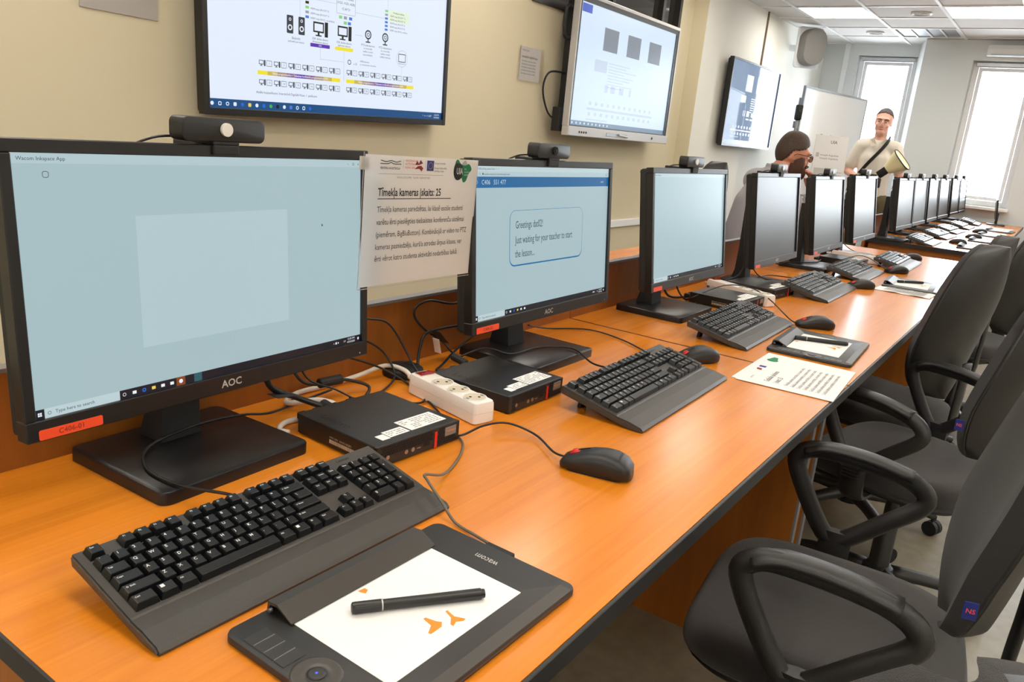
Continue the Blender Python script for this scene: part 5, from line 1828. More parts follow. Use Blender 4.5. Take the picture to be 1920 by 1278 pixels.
# ------------------------------------------------------------------ office chairs
def cushion(bm, outline, zs, M=None):
    """outline(scale) rings stacked; zs: (z, inset)"""
    rings = []
    for z, i, dz in zs:
        rings.append([(x, y, z + dz(x, y)) for x, y in outline(i)])
    return loft(bm, rings, True, M)


CH = {}


def chair_meshes(back_top):
    key = round(back_top, 3)
    if key in CH:
        return CH[key]
    out = []

    def add(name, bm, m, smooth=False, parent=None):
        me = bpy.data.meshes.new(name)
        bm.to_mesh(me)
        bm.free()
        me.materials.append(MATS[m])
        if smooth:
            for p in me.polygons:
                p.use_smooth = True
            if smooth == 'auto':
                me.set_sharp_from_angle(angle=R(40))
        out.append((name, me, parent))
    # seat: rounded, waterfall front
    def so(i):
        pts = []
        for k in range(40):
            a = 2 * PI * k / 40
            c, s = math.cos(a), math.sin(a)
            e = 0.48
            x = (0.222 - i) * abs(c) ** e * (1 if c >= 0 else -1)
            y = (0.222 - i) * abs(s) ** e * (1 if s >= 0 else -1)
            pts.append((x * (1 + 0.06 * (y / 0.22)), y))
        return pts
    dish = lambda x, y: -0.012 * max(0, (y - 0.10) / 0.12) ** 2 + 0.006 * (abs(x) / 0.23) ** 2
    z0 = lambda x, y: 0
    bm = new_bm()
    cushion(bm, so, ((0.412, 0.035, z0), (0.418, 0.012, z0), (0.432, 0.0, z0), (0.452, 0.001, dish), (0.466, 0.009, dish), (0.474, 0.022, dish), (0.478, 0.045, dish), (0.476, 0.11, dish), (0.474, 0.19, z0)))
    add('seat', bm, 'fabric', True)
    bm = new_bm()
    cushion(bm, so, ((0.398, 0.06, z0), (0.403, 0.02, z0), (0.420, 0.006, z0)))
    add('seat_shell', bm, 'chair_plastic', True)
    # backrest: curved loft from bottom to top, padded front and plastic rear
    zb, zt = 0.53, back_top
    fr, rr = [], []
    nb = 20
    for k in range(nb + 1):
        f = 0.5 - 0.5 * math.cos(PI * (0.015 + 0.97 * k / nb))
        z = zb + (zt - zb) * f
        wd = 0.205 * min(1, (1 - abs(2 * f - 1) ** 2.8)) ** 0.46 * (0.92 + 0.10 * math.sin(PI * min(1, f * 1.2)))
        wd = max(wd, 0.03)
        yb = -0.215 - 0.02 * f - 0.075 * max(0, f - 0.35) ** 1.2 + 0.012 * math.cos(f * PI * 1.5)
        th = 0.046 * (0.25 + 0.75 * math.sin(PI * (0.06 + 0.88 * f)) ** 0.5)
        def ring(front):
            pts = []
            m = 14
            for q in range(m + 1):
                u = -1 + 2 * q / m
                x = wd * u
                cv = 0.035 * (1 - u * u)
                pts.append((x, yb - cv + 0.03 + (th * (1 - abs(u) ** 8) ** 0.6 if front else 0.0), z))
            for q in range(m, -1, -1):
                u = -1 + 2 * q / m
                x = wd * u
                cv = 0.035 * (1 - u * u)
                pts.append((x, yb - cv + 0.03 + (-0.004 if front else -0.004 - 0.018 * (1 - abs(u) ** 4)), z))
            return pts
        fr.append(ring(True))
        rr.append([(x * 0.985, y - 0.0045, z * 1.0) for x, y, z in ring(False)])
    bm = new_bm()
    loft(bm, fr)
    add('backrest', bm, 'fabric_dark', 'auto')
    bm = new_bm()
    loft(bm, rr)
    add('backrest_shell', bm, 'chair_plastic', 'auto')
    # spine under the back
    bm = new_bm()
    tube(bm, [(0, -0.05, 0.385), (0, -0.20, 0.385), (0, -0.262, 0.42), (0, -0.272, 0.52), (0, -0.275, 0.66)], 0.018, n=8, k=5, flat=(0.5, 1.6))
    add('spine', bm, 'chair_plastic', True)
    bm = new_bm()
    box(bm, -0.07, 0.07, -0.10, 0.09, 0.355, 0.400, bev=0.008)
    add('mechanism', bm, 'chair_plastic')
    bm = new_bm()
    tube(bm, [(0.06, 0.03, 0.375), (0.16, 0.03, 0.372), (0.235, 0.03, 0.36)], 0.006, n=8, k=4)
    add('lever', bm, 'chair_plastic', True)
    for s in (-1, 1):
        bm = new_bm()
        x = s * 0.262
        pts = [(x, 0.122, 0.630), (x, 0.113, 0.655), (x, 0.075, 0.668), (x, -0.02, 0.664), (x, -0.085, 0.652), (x, -0.120, 0.628), (x, -0.117, 0.600), (x, -0.065, 0.552), (x, 0.0, 0.494), (x, 0.022, 0.486), (x, 0.045, 0.494), (x, 0.088, 0.560)]
        tube(bm, pts, 0.0145, n=10, k=4, closed=True, flat=(1.0, 1.25))
        add('armrest', bm, 'chair_plastic', True)
        bm = new_bm()
        tube(bm, [(x, 0.108, 0.659), (x, 0.065, 0.676), (x, -0.02, 0.673), (x, -0.092, 0.658)], 0.016, n=10, k=4, flat=(0.65, 1.55))
        add('arm_pad', bm, 'chair_plastic', True)
        bm = new_bm()
        tube(bm, [(x, 0.02, 0.505), (x * 0.985, 0.02, 0.45), (x * 0.93, 0.02, 0.402), (x * 0.70, 0.02, 0.396), (x * 0.4, 0.02, 0.398)], 0.026, n=10, k=4, flat=(0.55, 1.25))
        for q in range(5):
            box(bm, x + s * 0.012 - 0.003, x + s * 0.012 + 0.006, 0.0, 0.042, 0.455 + q * 0.009, 0.460 + q * 0.009)
        add('arm_mount', bm, 'chair_plastic', 'auto')
    bm = new_bm()
    lathe(bm, [(0.028, 0.10), (0.028, 0.25), (0.024, 0.255), (0.018, 0.26), (0.018, 0.36)], 18)
    add('gas_lift', bm, 'chair_plastic', 'auto')
    bm = new_bm()
    lathe(bm, [(0.045, 0.075), (0.048, 0.10), (0.040, 0.125), (0.030, 0.13)], 18)
    add('hub', bm, 'chair_plastic', 'auto')
    for k in range(5):
        a = 2 * PI * k / 5 + 0.35
        c, s = math.cos(a), math.sin(a)
        bm = new_bm()
        tube(bm, [(0.03 * c, 0.03 * s, 0.108), (0.16 * c, 0.16 * s, 0.098), (0.285 * c, 0.285 * s, 0.068)], [0.026, 0.022, 0.017], n=8, k=3, flat=(0.8, 1.0))
        add('base_leg', bm, 'chair_plastic', True)
        bm = new_bm()
        for q in (-1, 1):
            cyl(bm, 0.026, -0.009, 0.009, 16, M=T(0.285 * c, 0.285 * s, 0.026) @ RZ(a + 0.6 * k) @ T(0, q * 0.012, 0) @ RX(R(90)))
        box(bm, -0.012, 0.012, -0.004, 0.004, 0.03, 0.068, M=T(0.285 * c, 0.285 * s, 0))
        add('caster', bm, 'matte_black')
    CH[key] = out
    return out


def chair(cx, cy, rot, label, back_top=1.0, tag_on=None, arms=True):
    t = thing('office_chair', label, 'chair', (cx, cy, 0), rot)
    bk = None
    for name, me, _ in chair_meshes(back_top):
        if not arms and name in ('armrest', 'arm_pad', 'arm_mount'):
            continue
        o = bpy.data.objects.new(name, me)
        C.objects.link(o)
        o.parent = t
        if name == 'backrest':
            bk = o
    if tag_on:
        bm = new_bm()
        box(bm, -0.009, 0.009, -0.0015, 0.0015, -0.013, 0.013)
        M = T(-0.205, -0.176, 0.655) @ RZ(R(-80))
        g = obj('fabric_tag', bm, 'navy_tag', t, M=M)
        bm = new_bm()
        add_text(bm, 'NS', 0.010, T(0, -0.0019, 0) @ UPRIGHT, align='CENTER', bold=True)
        obj('tag_text', bm, 'tag_red', g, M=M)
    return t


chair(1.085, -0.13, R(7), 'black fabric office chair at the desk edge before the second keyboard, loop arms', 1.00, True)
chair(2.05, -0.10, R(-14), 'black office chair beside the printed page, its near arm touching the desk corner', 1.00, True)
chair(2.58, 0.09, R(-18), 'black armless chair pushed in before the second drawing tablet', 1.03, arms=False)
chair(3.48, 0.12, R(-6), 'black armless chair under the third desk, only its curved top showing', 1.00, arms=False)
chair(4.04, -0.06, R(-30), 'black office chair turned askew before the last near desk', 1.03)
chair(0.417, -0.134, R(-40), 'black office chair before the first drawing tablet, only its top edge showing', 0.934, arms=False)


# ------------------------------------------------------------------ whiteboard, poster, device stand
A_, B_ = Vector((7.56, 1.92, 0)), Vector((9.02, 1.67, 0))
ang = math.atan2((B_ - A_).y, (B_ - A_).x)
t = thing('whiteboard', 'glossy mobile whiteboard standing before the bay window', 'whiteboard', (A_.x, A_.y, 0), ang)
Wb = (B_ - A_).length
obj('board', bx(0.015, Wb - 0.015, -0.008, 0.008, 0.86, TOP + 1.105), 'whiteboard', t)
bm = new_bm()
box(bm, 0, 0.018, -0.012, 0.012, 0.845, TOP + 1.12)
box(bm, Wb - 0.018, Wb, -0.012, 0.012, 0.845, TOP + 1.12)
box(bm, 0.018, Wb - 0.018, -0.012, 0.012, 0.845, 0.862)
box(bm, 0.018, Wb - 0.018, -0.012, 0.012, TOP + 1.103, TOP + 1.12)
obj('frame', bm, 'alu', t)
for x in (0.03, Wb - 0.03):
    bm = new_bm()
    box(bm, x - 0.015, x + 0.015, 0.013, 0.043, 0.06, 1.75)
    box(bm, x - 0.018, x + 0.018, -0.25, 0.30, 0.03, 0.065, bev=0.004)
    for y in (-0.22, 0.27):
        cyl(bm, 0.03, -0.01, 0.01, 14, M=T(x, y, 0.03) @ RX(R(90)))
    obj('leg', bm, 'alu', t)
obj('pen_tray', bx(0.3, Wb - 0.3, -0.07, -0.012, 0.845, 0.857), 'alu', t)

t = thing('device_stand', 'small black camera on a thin grey pole beside the whiteboard edge', 'camera', (7.43, 1.90, 0), R(-60))
bm = new_bm()
cyl(bm, 0.010, 0.02, 1.50, 12)
obj('pole', bm, 'alu', t)
bm = new_bm()
cyl(bm, 0.13, 0.0, 0.02, 28)
obj('base', bm, 'base_black', t)
bm = new_bm()
cyl(bm, 0.032, 1.47, 1.53, 16)
obj('ball_head', bm, 'metal_grey', t)
bm = new_bm()
box(bm, -0.028, 0.028, -0.04, 0.03, 1.54, 1.68, bev=0.014)
hd = obj('camera_body', bm, 'black_plastic', t, 'auto')
bm = new_bm()
cyl(bm, 0.018, 0, 0.012, 18, M=T(0, -0.04, 1.625) @ RX(R(90)))
obj('lens', bm, 'dark_glass', hd)

t = thing('poster_easel', 'printed white poster leaning on a tan easel before the whiteboard', 'poster', (7.66, 1.60, 0), R(-50))
bm = new_bm()
for a in (-1, 1):
    tube(bm, [(a * 0.20, -0.06, 0.0), (a * 0.10, 0.05, 1.44)], 0.013, k=0)
tube(bm, [(0, 0.42, 0.0), (0, 0.06, 1.44)], 0.013, k=0)
box(bm, -0.2, 0.2, -0.035, 0.02, 0.83, 0.85)
obj('easel', bm, 'diffuser_cream', t)
M = T(0, -0.012, 0.855) @ RX(R(-4.5))
s = obj('poster_board', bx(-0.16, 0.16, -0.005, 0.003, 0.0, 0.58), 'paper', t, M=M)
txt('poster_text', [('UIA', 0.04, 0.02, 0.52, 'CENTER', True)] + [('Ventspils Augstskola', 0.022, -0.10, 0.40 - k * 0.03) for k in range(2)] + [('interaktīvā digitālā klase', 0.016, -0.02, 0.25 - k * 0.028) for k in range(6)], 'ink_grey', s, M, -0.0056)
flat('poster_picture', [(-0.14, 0.38, -0.11, 0.42), (-0.14, 0.20, -0.04, 0.28), (-0.14, 0.08, -0.04, 0.17)], 'logo_grey', s, M, -0.0056)


# ------------------------------------------------------------------ people
def eval_mesh(o):
    dg = bpy.context.evaluated_depsgraph_get()
    me = bpy.data.meshes.new_from_object(o.evaluated_get(dg))
    old = o.data
    bpy.data.objects.remove(o)
    if old.users == 0:
        bpy.data.meshes.remove(old)
    return me


def limb(bm, p0, r0, p1, r1, n=14):
    """tapered bar with round ends; r may be (across, deep)"""
    p0, p1 = Vector(p0), Vector(p1)
    t = (p1 - p0)
    L = t.length
    t = t.normalized()
    across = Vector((1, 0, 0))
    if abs(t.x) > 0.8:
        across = Vector((0, 0, 1))
    u = (across - t * across.dot(t)).normalized()
    v = t.cross(u)
    a0, b0 = r0 if isinstance(r0, tuple) else (r0, r0)
    a1, b1 = r1 if isinstance(r1, tuple) else (r1, r1)
    rings = []
    for k in range(5):
        a = PI / 2 * (k + 0.35) / 5
        rings.append((p0 - t * (min(a0, b0) * math.cos(a)), a0 * math.sin(a), b0 * math.sin(a)))
    for k in range(5):
        f = k / 4
        rings.append((p0 + t * L * f, a0 + (a1 - a0) * f, b0 + (b1 - b0) * f))
    for k in range(4, -1, -1):
        a = PI / 2 * (k + 0.35) / 5
        rings.append((p1 + t * (min(a1, b1) * math.cos(a)), a1 * math.sin(a), b1 * math.sin(a)))
    loft(bm, [[tuple(c + u * (ra * math.cos(2 * PI * i / n)) + v * (rb * math.sin(2 * PI * i / n))) for i in range(n)] for c, ra, rb in rings])


def skin(J, E, vox=0.0085, it=6):
    """J: name -> (pos, radius); E: pairs of joints; grown into one continuous surface"""
    bm = new_bm()
    for a, b in E:
        limb(bm, J[a][0], J[a][1], J[b][0], J[b][1])
    return remesh(bm, vox, it)


def remesh(bm, vox, it=3):
    me = bpy.data.meshes.new('r')
    bm.to_mesh(me)
    bm.free()
    o = bpy.data.objects.new('r', me)
    C.objects.link(o)
    m = o.modifiers.new('r', 'REMESH')
    m.mode = 'VOXEL'
    m.voxel_size = vox
    s = o.modifiers.new('s', 'SMOOTH')
    s.factor = 0.5
    s.iterations = it
    bpy.context.view_layer.update()
    return eval_mesh(o)


def head_shape(bm, c, M0=None):
    """head about 0.235 high, facing -y, centre c"""
    M = T(*c) if M0 is None else M0
    ball(bm, 0.077, 0.094, 0.100, (0, 0.012, 0.022), 24, 16, M)
    ball(bm, 0.062, 0.070, 0.085, (0, -0.022, -0.035), 20, 14, M)
    ball(bm, 0.040, 0.034, 0.034, (0, -0.060, -0.088), 16, 10, M)
    ball(bm, 0.056, 0.03, 0.018, (0, -0.070, 0.030), 16, 8, M)
    ball(bm, 0.0130, 0.020, 0.027, (0, -0.094, -0.010), 12, 8, M)
    ball(bm, 0.0190, 0.016, 0.013, (0, -0.096, -0.030), 12, 8, M)
    for s in (-1, 1):
        ball(bm, 0.009, 0.019, 0.031, (s * 0.078, 0.016, -0.008), 10, 8, M @ RZ(s * 0.3))
        ball(bm, 0.020, 0.02, 0.018, (s * 0.042, -0.060, -0.030), 10, 8, M)


def hand_shape(bm, wrist, fdir, pdir, curl, spread=1.0, side=1):
    """palm + five fingers; fdir along the fingers, pdir palm normal (fingers curl to it)"""
    f = Vector(fdir).normalized()
    p = Vector(pdir)
    p = (p - f * p.dot(f)).normalized()
    s = f.cross(p).normalized() * side
    W0 = Vector(wrist)
    rings = []
    for q, hw, th in ((-0.02, 0.024, 0.019), (0.02, 0.034, 0.016), (0.06, 0.040, 0.014), (0.085, 0.040, 0.012), (0.092, 0.036, 0.008)):
        rings.append([tuple(W0 + f * q + s * (hw * math.cos(2 * PI * i / 12)) + p * (th * math.sin(2 * PI * i / 12))) for i in range(12)])
    loft(bm, rings)
    for k, (off, ln) in enumerate(((-0.030, 0.062), (-0.010, 0.074), (0.010, 0.080), (0.029, 0.072))):
        base = W0 + f * 0.080 + s * off
        pts = [base]
        a = 0.0
        cur = base
        for j, seg in enumerate((0.45, 0.32, 0.23)):
            a += curl * (0.7 + 0.3 * j)
            d = f * math.cos(a) + p * math.sin(a) + s * (off * 0.8 * spread)
            cur = cur + d.normalized() * ln * seg
            pts.append(cur)
        tube(bm, [tuple(q) for q in pts], [0.0088, 0.0084, 0.0078, 0.0065], n=8, k=3)
    b = W0 + f * 0.025 + s * 0.032
    tube(bm, [tuple(b), tuple(b + f * 0.022 + s * 0.018 + p * 0.008), tuple(b + f * 0.048 + s * 0.020 + p * 0.018), tuple(b + f * 0.066 + s * 0.012 + p * 0.026)], [0.0115, 0.010, 0.009, 0.0075], n=8, k=3)


def join_mesh(bm, me):
    bm.from_mesh(me)
    bpy.data.meshes.remove(me)


def person_standing():
    t = thing('person', 'person in short-sleeved white shirt standing by the window, holding a camera', 'person', (8.02, 1.27, 0.0), R(-84))
    k = 1.0
    J = {'pelvis': ((0, 0, .94), (.145, .105)), 'belly': ((0, 0, 1.07), (.135, .10)), 'chest': ((0, .005, 1.25), (.150, .105)), 'uchest': ((0, .01, 1.36), (.13, .085)), 'neck': ((0, .012, 1.455), .056), 'head': ((0, 0, 1.53), .058), 'clav': ((0, .01, 1.385), .066),
         'shr': ((-.145, .01, 1.375), .056), 'elr': ((-.235, .04, 1.13), .041), 'wrr': ((-.115, -.20, 1.075), .030),
         'shl': ((.145, .01, 1.375), .056), 'ell': ((.225, .03, 1.12), .041), 'wrl': ((.245, -.04, .89), .029),
         'hpr': ((-.09, 0, .86), .088), 'knr': ((-.10, -.01, .49), .060), 'anr': ((-.105, .02, .09), .042), 'tor': ((-.12, -.12, .035), .036),
         'hpl': ((.09, 0, .86), .088), 'knl': ((.10, -.01, .49), .060), 'anl': ((.105, .02, .09), .042), 'tol': ((.12, -.12, .035), .036)}
    E = [('pelvis', 'belly'), ('belly', 'chest'), ('chest', 'uchest'), ('uchest', 'neck'), ('neck', 'head'), ('clav', 'shr'), ('shr', 'elr'), ('elr', 'wrr'), ('clav', 'shl'), ('shl', 'ell'), ('ell', 'wrl'),
         ('pelvis', 'hpr'), ('hpr', 'knr'), ('knr', 'anr'), ('anr', 'tor'), ('pelvis', 'hpl'), ('hpl', 'knl'), ('knl', 'anl'), ('anl', 'tol')]
    bm = new_bm()
    join_mesh(bm, skin(J, E))
    HM = T(0, -0.012, 1.60) @ RY(R(4)) @ RX(R(4))
    head_shape(bm, None, HM)
    bm2 = new_bm()
    join_mesh(bm2, remesh(bm, 0.0075))
    hand_shape(bm2, (-.115, -.20, 1.075), (.75, -.45, -.25), (.2, .6, -.6), 0.75, side=1)
    hand_shape(bm2, (.245, -.04, .89), (0.0, -.15, -1), (-1, 0, 0), 0.35, side=-1)
    obj('body', bm2, 'skin_pale', t, True)
    # shirt: torso and short sleeves
    Js = {'pelvis': ((0, 0, .93), (.155, .120)), 'belly': ((0, 0, 1.07), (.148, .118)), 'chest': ((0, .005, 1.25), (.156, .118)), 'uchest': ((0, .012, 1.345), (.128, .095)), 'coll': ((0, .022, 1.405), .064), 'clav': ((0, .01, 1.385), .080),
          'shr': ((-.146, .01, 1.372), .068), 'mr': ((-.212, .030, 1.205), .066), 'shl': ((.146, .01, 1.372), .068), 'ml': ((.205, .022, 1.20), .066)}
    Es = [('pelvis', 'belly'), ('belly', 'chest'), ('chest', 'uchest'), ('uchest', 'coll'), ('clav', 'shr'), ('shr', 'mr'), ('clav', 'shl'), ('shl', 'ml')]
    bm = new_bm()
    join_mesh(bm, skin(Js, Es))
    me = remesh(bm, 0.010, 4)
    sh = link_mesh('shirt', me, 'shirt_white', t, True)
    bm = new_bm()
    for s in (-1, 1):
        bm.faces.new([bm.verts.new(q) for q in ((s * .006, -.098, 1.385), (s * .052, -.050, 1.462), (s * .082, -.050, 1.432), (s * .058, -.108, 1.372))])
    bmesh.ops.solidify(bm, geom=bm.faces[:], thickness=0.004)
    obj('collar', bm, 'shirt_white', sh)
    Jt = {'pelvis': ((0, 0, .92), (.150, .112)), 'hpr': ((-.09, 0, .85), .105), 'knr': ((-.10, -.01, .49), .078), 'anr': ((-.105, .02, .10), .065), 'hpl': ((.09, 0, .85), .105), 'knl': ((.10, -.01, .49), .078), 'anl': ((.105, .02, .10), .065)}
    me = skin(Jt, [('pelvis', 'hpr'), ('hpr', 'knr'), ('knr', 'anr'), ('pelvis', 'hpl'), ('hpl', 'knl'), ('knl', 'anl')])
    link_mesh('trousers', me, 'trousers', t, True)
    for s in (-1, 1):
        bm = new_bm()
        ball(bm, 0.048, 0.135, 0.042, (s * .115, -.05, .042), 16, 10)
        obj('shoe', bm, 'matte_black', t, True)
    hair(t, HM, 'hair_grey', short=True)
    face(t, HM, beard=False)
    # strap across the chest
    strap = tb([(.085, -.02, 1.460), (.075, -.095, 1.415), (.03, -.125, 1.335), (-.05, -.138, 1.22), (-.11, -.136, 1.12)], 0.027, n=8, k=5, flat=(1.0, 0.35))
    cmr = thing('camera', 'black photo camera with a cream cone flash diffuser held at the belt', 'camera', (8.02, 1.27, 0.0), R(-84))
    obj('strap', strap, 'matte_black', cmr, True)
    bm = new_bm()
    box(bm, -0.07, 0.07, -0.035, 0.035, -0.045, 0.045, bev=0.010)
    box(bm, -0.03, 0.03, -0.03, 0.03, 0.045, 0.075, bev=0.008)
    CM = T(0.03, -0.27, 1.05)
    obj('camera_body', bm, 'black_plastic', cmr, 'auto', M=CM)
    bm = new_bm()
    lathe(bm, [(0.034, 0), (0.038, 0.02), (0.038, 0.08), (0.042, 0.10), (0.036, 0.105), (0.03, 0.09)], 24, M=CM @ T(0, -0.033, -0.005) @ RX(R(110)))
    obj('lens', bm, 'matte_black', cmr, 'auto')
    FM = CM @ T(0.04, -0.0, 0.07) @ RY(R(48)) @ RX(R(10))
    bm = new_bm()
    box(bm, -0.035, 0.035, -0.035, 0.035, 0.0, 0.11, bev=0.010, M=FM)
    obj('flash', bm, 'matte_black', cmr, 'auto')
    bm = new_bm()
    rings = []
    for z, a, b in ((0.09, 0.045, 0.045), (0.15, 0.070, 0.060), (0.22, 0.100, 0.080), (0.24, 0.105, 0.084), (0.232, 0.09, 0.07)):
        rings.append([tuple(FM @ Vector((x, y, z))) for x, y in rrect(2 * a, 2 * b, b * 0.85, 5)])
    loft(bm, rings)
    obj('diffuser', bm, 'diffuser_cream', cmr, 'auto')
    bm = new_bm()
    tube(bm, [tuple(FM @ Vector((x, y, 0.238))) for x, y in rrect(0.212, 0.170, 0.072, 4)], 0.005, n=6, k=0, closed=True)
    obj('diffuser_rim', bm, 'matte_black', cmr)


def hair(t, HM, m, short):
    bm = new_bm()
    k_ = 0.0 if short else 0.001
    ball(bm, 0.0785 + k_, 0.0955 + k_, 0.1015 + k_, (0, 0.013, 0.023), 56, 40, HM)
    inv = HM.inverted()
    line = [(-0.12, 0.085), (-0.07, 0.068), (-0.045, 0.050), (-0.02, 0.040), (0.0, 0.026), (0.03, 0.024), (0.05, -0.01), (0.07, -0.045), (0.13, -0.055)]
    dead = []
    for v in bm.verts:
        q = inv @ v.co
        for (y0, z0), (y1, z1) in zip(line, line[1:]):
            if y0 <= q.y <= y1:
                lim = z0 + (z1 - z0) * (q.y - y0) / (y1 - y0)
        if q.z < lim + (0.020 if short else 0):
            dead.append(v)
    bmesh.ops.delete(bm, geom=dead, context='VERTS')
    for v in bm.verts:
        q = inv @ v.co
        if q.z > 0.06:
            f = min(1, (q.z - 0.06) / 0.05)
            q.z += (0.003 if short else 0.016) * f
            q.y -= (0.0 if short else 0.016) * f * max(0, -q.y / 0.08)
            v.co = HM @ q
    bmesh.ops.solidify(bm, geom=bm.faces[:], thickness=-0.004 if short else -0.007)
    obj('hair', bm, m, t, True)


def face(t, HM, beard):
    for s in (-1, 1):
        bm = new_bm()
        ball(bm, 0.0125, 0.007, 0.0065, (s * 0.031, -0.0865, 0.004), 12, 8, HM)
        e = obj('eye', bm, 'paper', t, True)
        bm = new_bm()
        ball(bm, 0.0055, 0.004, 0.0055, (s * 0.031, -0.0925, 0.004), 10, 8, HM)
        obj('iris', bm, 'matte_black', e, True)
        bm = new_bm()
        tube(bm, [tuple(HM @ Vector(q)) for q in ((s * 0.014, -0.099, 0.024), (s * 0.032, -0.098, 0.030), (s * 0.052, -0.085, 0.024))], 0.0038, n=6, k=3)
        obj('eyebrow', bm, 'hair_brown', t, True)
    bm = new_bm()
    ball(bm, 0.024, 0.010, 0.0055, (0, -0.0885, -0.060), 14, 8, HM)
    obj('mouth', bm, 'lips', t, True)
    if beard:
        bm = new_bm()
        ball(bm, 0.069, 0.078, 0.090, (0, -0.022, -0.046), 28, 20, HM)
        ball(bm, 0.046, 0.040, 0.040, (0, -0.062, -0.096), 18, 12, HM)
        inv = HM.inverted()
        dead = []
        for v in bm.verts:
            q = inv @ v.co
            hi = -0.040 - 0.9 * max(0, -q.y - 0.055) + (0.045 if abs(q.x) > 0.055 else 0)
            if q.z > hi or q.y > 0.03 or (abs(q.x) < 0.022 and -0.066 < q.z < -0.054 and q.y < -0.06):
                dead.append(v)
        bmesh.ops.delete(bm, geom=dead, context='VERTS')
        bmesh.ops.solidify(bm, geom=bm.faces[:], thickness=-0.006)
        obj('beard', bm, 'beard_brown', t, True)
        bm = new_bm()
        tube(bm, [tuple(HM @ Vector(q)) for q in ((-0.034, -0.083, -0.058), (-0.016, -0.106, -0.047), (0, -0.110, -0.044), (0.016, -0.106, -0.047), (0.034, -0.083, -0.058))], 0.007, n=6, k=3)
        obj('moustache', bm, 'beard_brown', t, True)


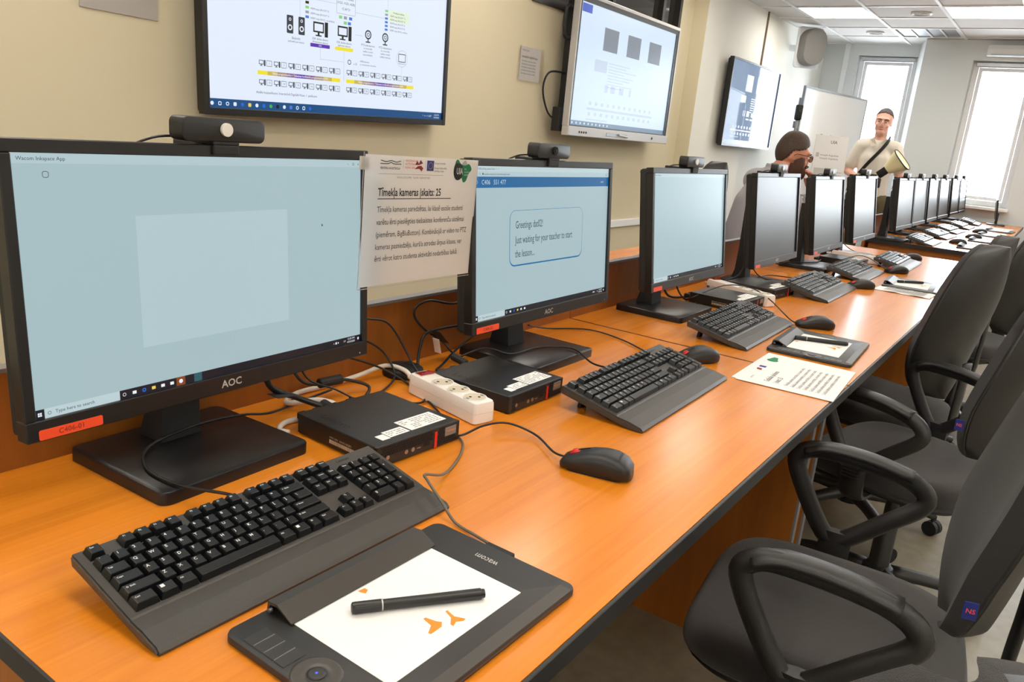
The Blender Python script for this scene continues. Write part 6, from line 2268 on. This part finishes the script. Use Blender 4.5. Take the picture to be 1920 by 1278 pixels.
def person_sitting():
    t = thing('person', 'bearded person in grey shirt and glasses sitting hand to mouth behind the monitors', 'person', (4.33, 1.20, 0.0), R(40))
    J = {'pelvis': ((0, 0.0, .60), (.15, .115)), 'belly': ((0, -.012, .74), (.14, .11)), 'chest': ((0, -.05, .93), (.15, .11)), 'uchest': ((0, -.09, 1.05), (.12, .085)), 'neck': ((0, -.135, 1.13), .054), 'head': ((0, -.185, 1.185), .054), 'clav': ((0, -.085, 1.07), .066),
         'shr': ((-.16, -.085, 1.065), .060), 'elr': ((-.19, -.27, .85), .044), 'wrr': ((-.045, -.345, 1.025), .030),
         'shl': ((.16, -.085, 1.065), .060), 'ell': ((.20, -.28, .85), .044), 'wrl': ((.04, -.40, .80), .030),
         'hpr': ((-.10, -.06, .59), .095), 'knr': ((-.13, -.36, .56), .066), 'anr': ((-.13, -.22, .10), .044), 'tor': ((-.14, -.36, .035), .036),
         'hpl': ((.10, -.06, .59), .095), 'knl': ((.13, -.36, .56), .066), 'anl': ((.13, -.22, .10), .044), 'tol': ((.14, -.36, .035), .036)}
    E = [('pelvis', 'belly'), ('belly', 'chest'), ('chest', 'uchest'), ('uchest', 'neck'), ('neck', 'head'), ('clav', 'shr'), ('shr', 'elr'), ('elr', 'wrr'), ('clav', 'shl'), ('shl', 'ell'), ('ell', 'wrl'),
         ('pelvis', 'hpr'), ('hpr', 'knr'), ('knr', 'anr'), ('anr', 'tor'), ('pelvis', 'hpl'), ('hpl', 'knl'), ('knl', 'anl'), ('anl', 'tol')]
    bm = new_bm()
    join_mesh(bm, skin(J, E))
    HM = T(0, -.215, 1.228) @ RX(R(8)) @ Matrix.Scale(0.93, 4)
    head_shape(bm, None, HM)
    bm2 = new_bm()
    join_mesh(bm2, remesh(bm, 0.0075))
    hand_shape(bm2, (-.045, -.345, 1.025), (.12, .10, 1), (.1, 1, -.1), 0.5, side=-1)
    hand_shape(bm2, (.04, -.40, .80), (-.9, -.1, -.3), (0, 0, -1), 0.3, side=1)
    obj('body', bm2, 'skin', t, True)
    Js = {'pelvis': ((0, 0.005, .60), (.168, .135)), 'belly': ((0, -.010, .74), (.160, .130)), 'chest': ((0, -.045, .93), (.166, .125)), 'uchest': ((0, -.085, 1.05), (.135, .100)), 'coll': ((0, -.125, 1.115), .070), 'clav': ((0, -.085, 1.07), .080),
          'shr': ((-.163, -.085, 1.065), .076), 'elr': ((-.192, -.27, .85), .058), 'wrr': ((-.060, -.338, 1.00), .043), 'shl': ((.163, -.085, 1.065), .076), 'ell': ((.202, -.28, .85), .058), 'wrl': ((.07, -.39, .805), .043)}
    Es = [('pelvis', 'belly'), ('belly', 'chest'), ('chest', 'uchest'), ('uchest', 'coll'), ('clav', 'shr'), ('shr', 'elr'), ('elr', 'wrr'), ('clav', 'shl'), ('shl', 'ell'), ('ell', 'wrl')]
    bm = new_bm()
    join_mesh(bm, skin(Js, Es))
    sh = link_mesh('shirt', remesh(bm, 0.010, 4), 'shirt_grey', t, True)
    bm = new_bm()
    for q in (-1, 1):
        tube(bm, [(0, -.068, 1.150), (q * .052, -.10, 1.150), (q * .058, -.155, 1.125), (q * .02, -.195, 1.09)], 0.018, n=6, k=4, flat=(1.2, 0.3))
    obj('collar', bm, 'shirt_grey', sh, True)
    Jt = {'pelvis': ((0, 0.0, .59), (.160, .128)), 'hpr': ((-.10, -.06, .59), .105), 'knr': ((-.13, -.36, .565), .080), 'anr': ((-.13, -.22, .11), .062), 'hpl': ((.10, -.06, .59), .105), 'knl': ((.13, -.36, .565), .080), 'anl': ((.13, -.22, .11), .062)}
    link_mesh('trousers', skin(Jt, [('pelvis', 'hpr'), ('hpr', 'knr'), ('knr', 'anr'), ('pelvis', 'hpl'), ('hpl', 'knl'), ('knl', 'anl')]), 'jeans', t, True)
    for s in (-1, 1):
        bm = new_bm()
        ball(bm, 0.048, 0.135, 0.042, (s * .135, -.29, .042), 16, 10)
        obj('shoe', bm, 'matte_black', t, True)
    hair(t, HM, 'hair_brown', short=False)
    face(t, HM, beard=True)
    g = new_bm()
    for s in (-1, 1):
        tube(g, [tuple(HM @ Vector((x * 1.0 + s * 0.033, -0.104, y + 0.002))) for x, y in rrect(0.046, 0.036, 0.014, 3)], 0.0016, n=5, k=0, closed=True)
        tube(g, [tuple(HM @ Vector(q)) for q in ((s * 0.056, -0.102, 0.010), (s * 0.078, -0.06, 0.012), (s * 0.084, 0.012, 0.010), (s * 0.082, 0.03, -0.004))], 0.0018, n=5, k=3)
    tube(g, [tuple(HM @ Vector(q)) for q in ((-0.011, -0.105, 0.006), (0, -0.111, 0.009), (0.011, -0.105, 0.006))], 0.0016, n=5, k=3)
    gl = thing('glasses', 'thin dark-rimmed glasses worn by the bearded sitting person', 'glasses', (4.33, 1.20, 0.0), R(40))
    obj('frame', g, 'ink', gl)
    for s in (-1, 1):
        bm = new_bm()
        bm.faces.new([bm.verts.new(HM @ Vector((x + s * 0.033, -0.104, y + 0.002))) for x, y in rrect(0.045, 0.035, 0.013, 3)])
        obj('lens', bm, 'film', gl)


chair(4.25, 1.30, R(40) + PI, 'black armless chair under the bearded sitting person behind the monitors', 1.0, arms=False)
chair(3.77, 1.46, R(-6), 'black high-back chair rising behind the plain pale blue screen', 1.165, arms=False)
person_standing()
person_sitting()
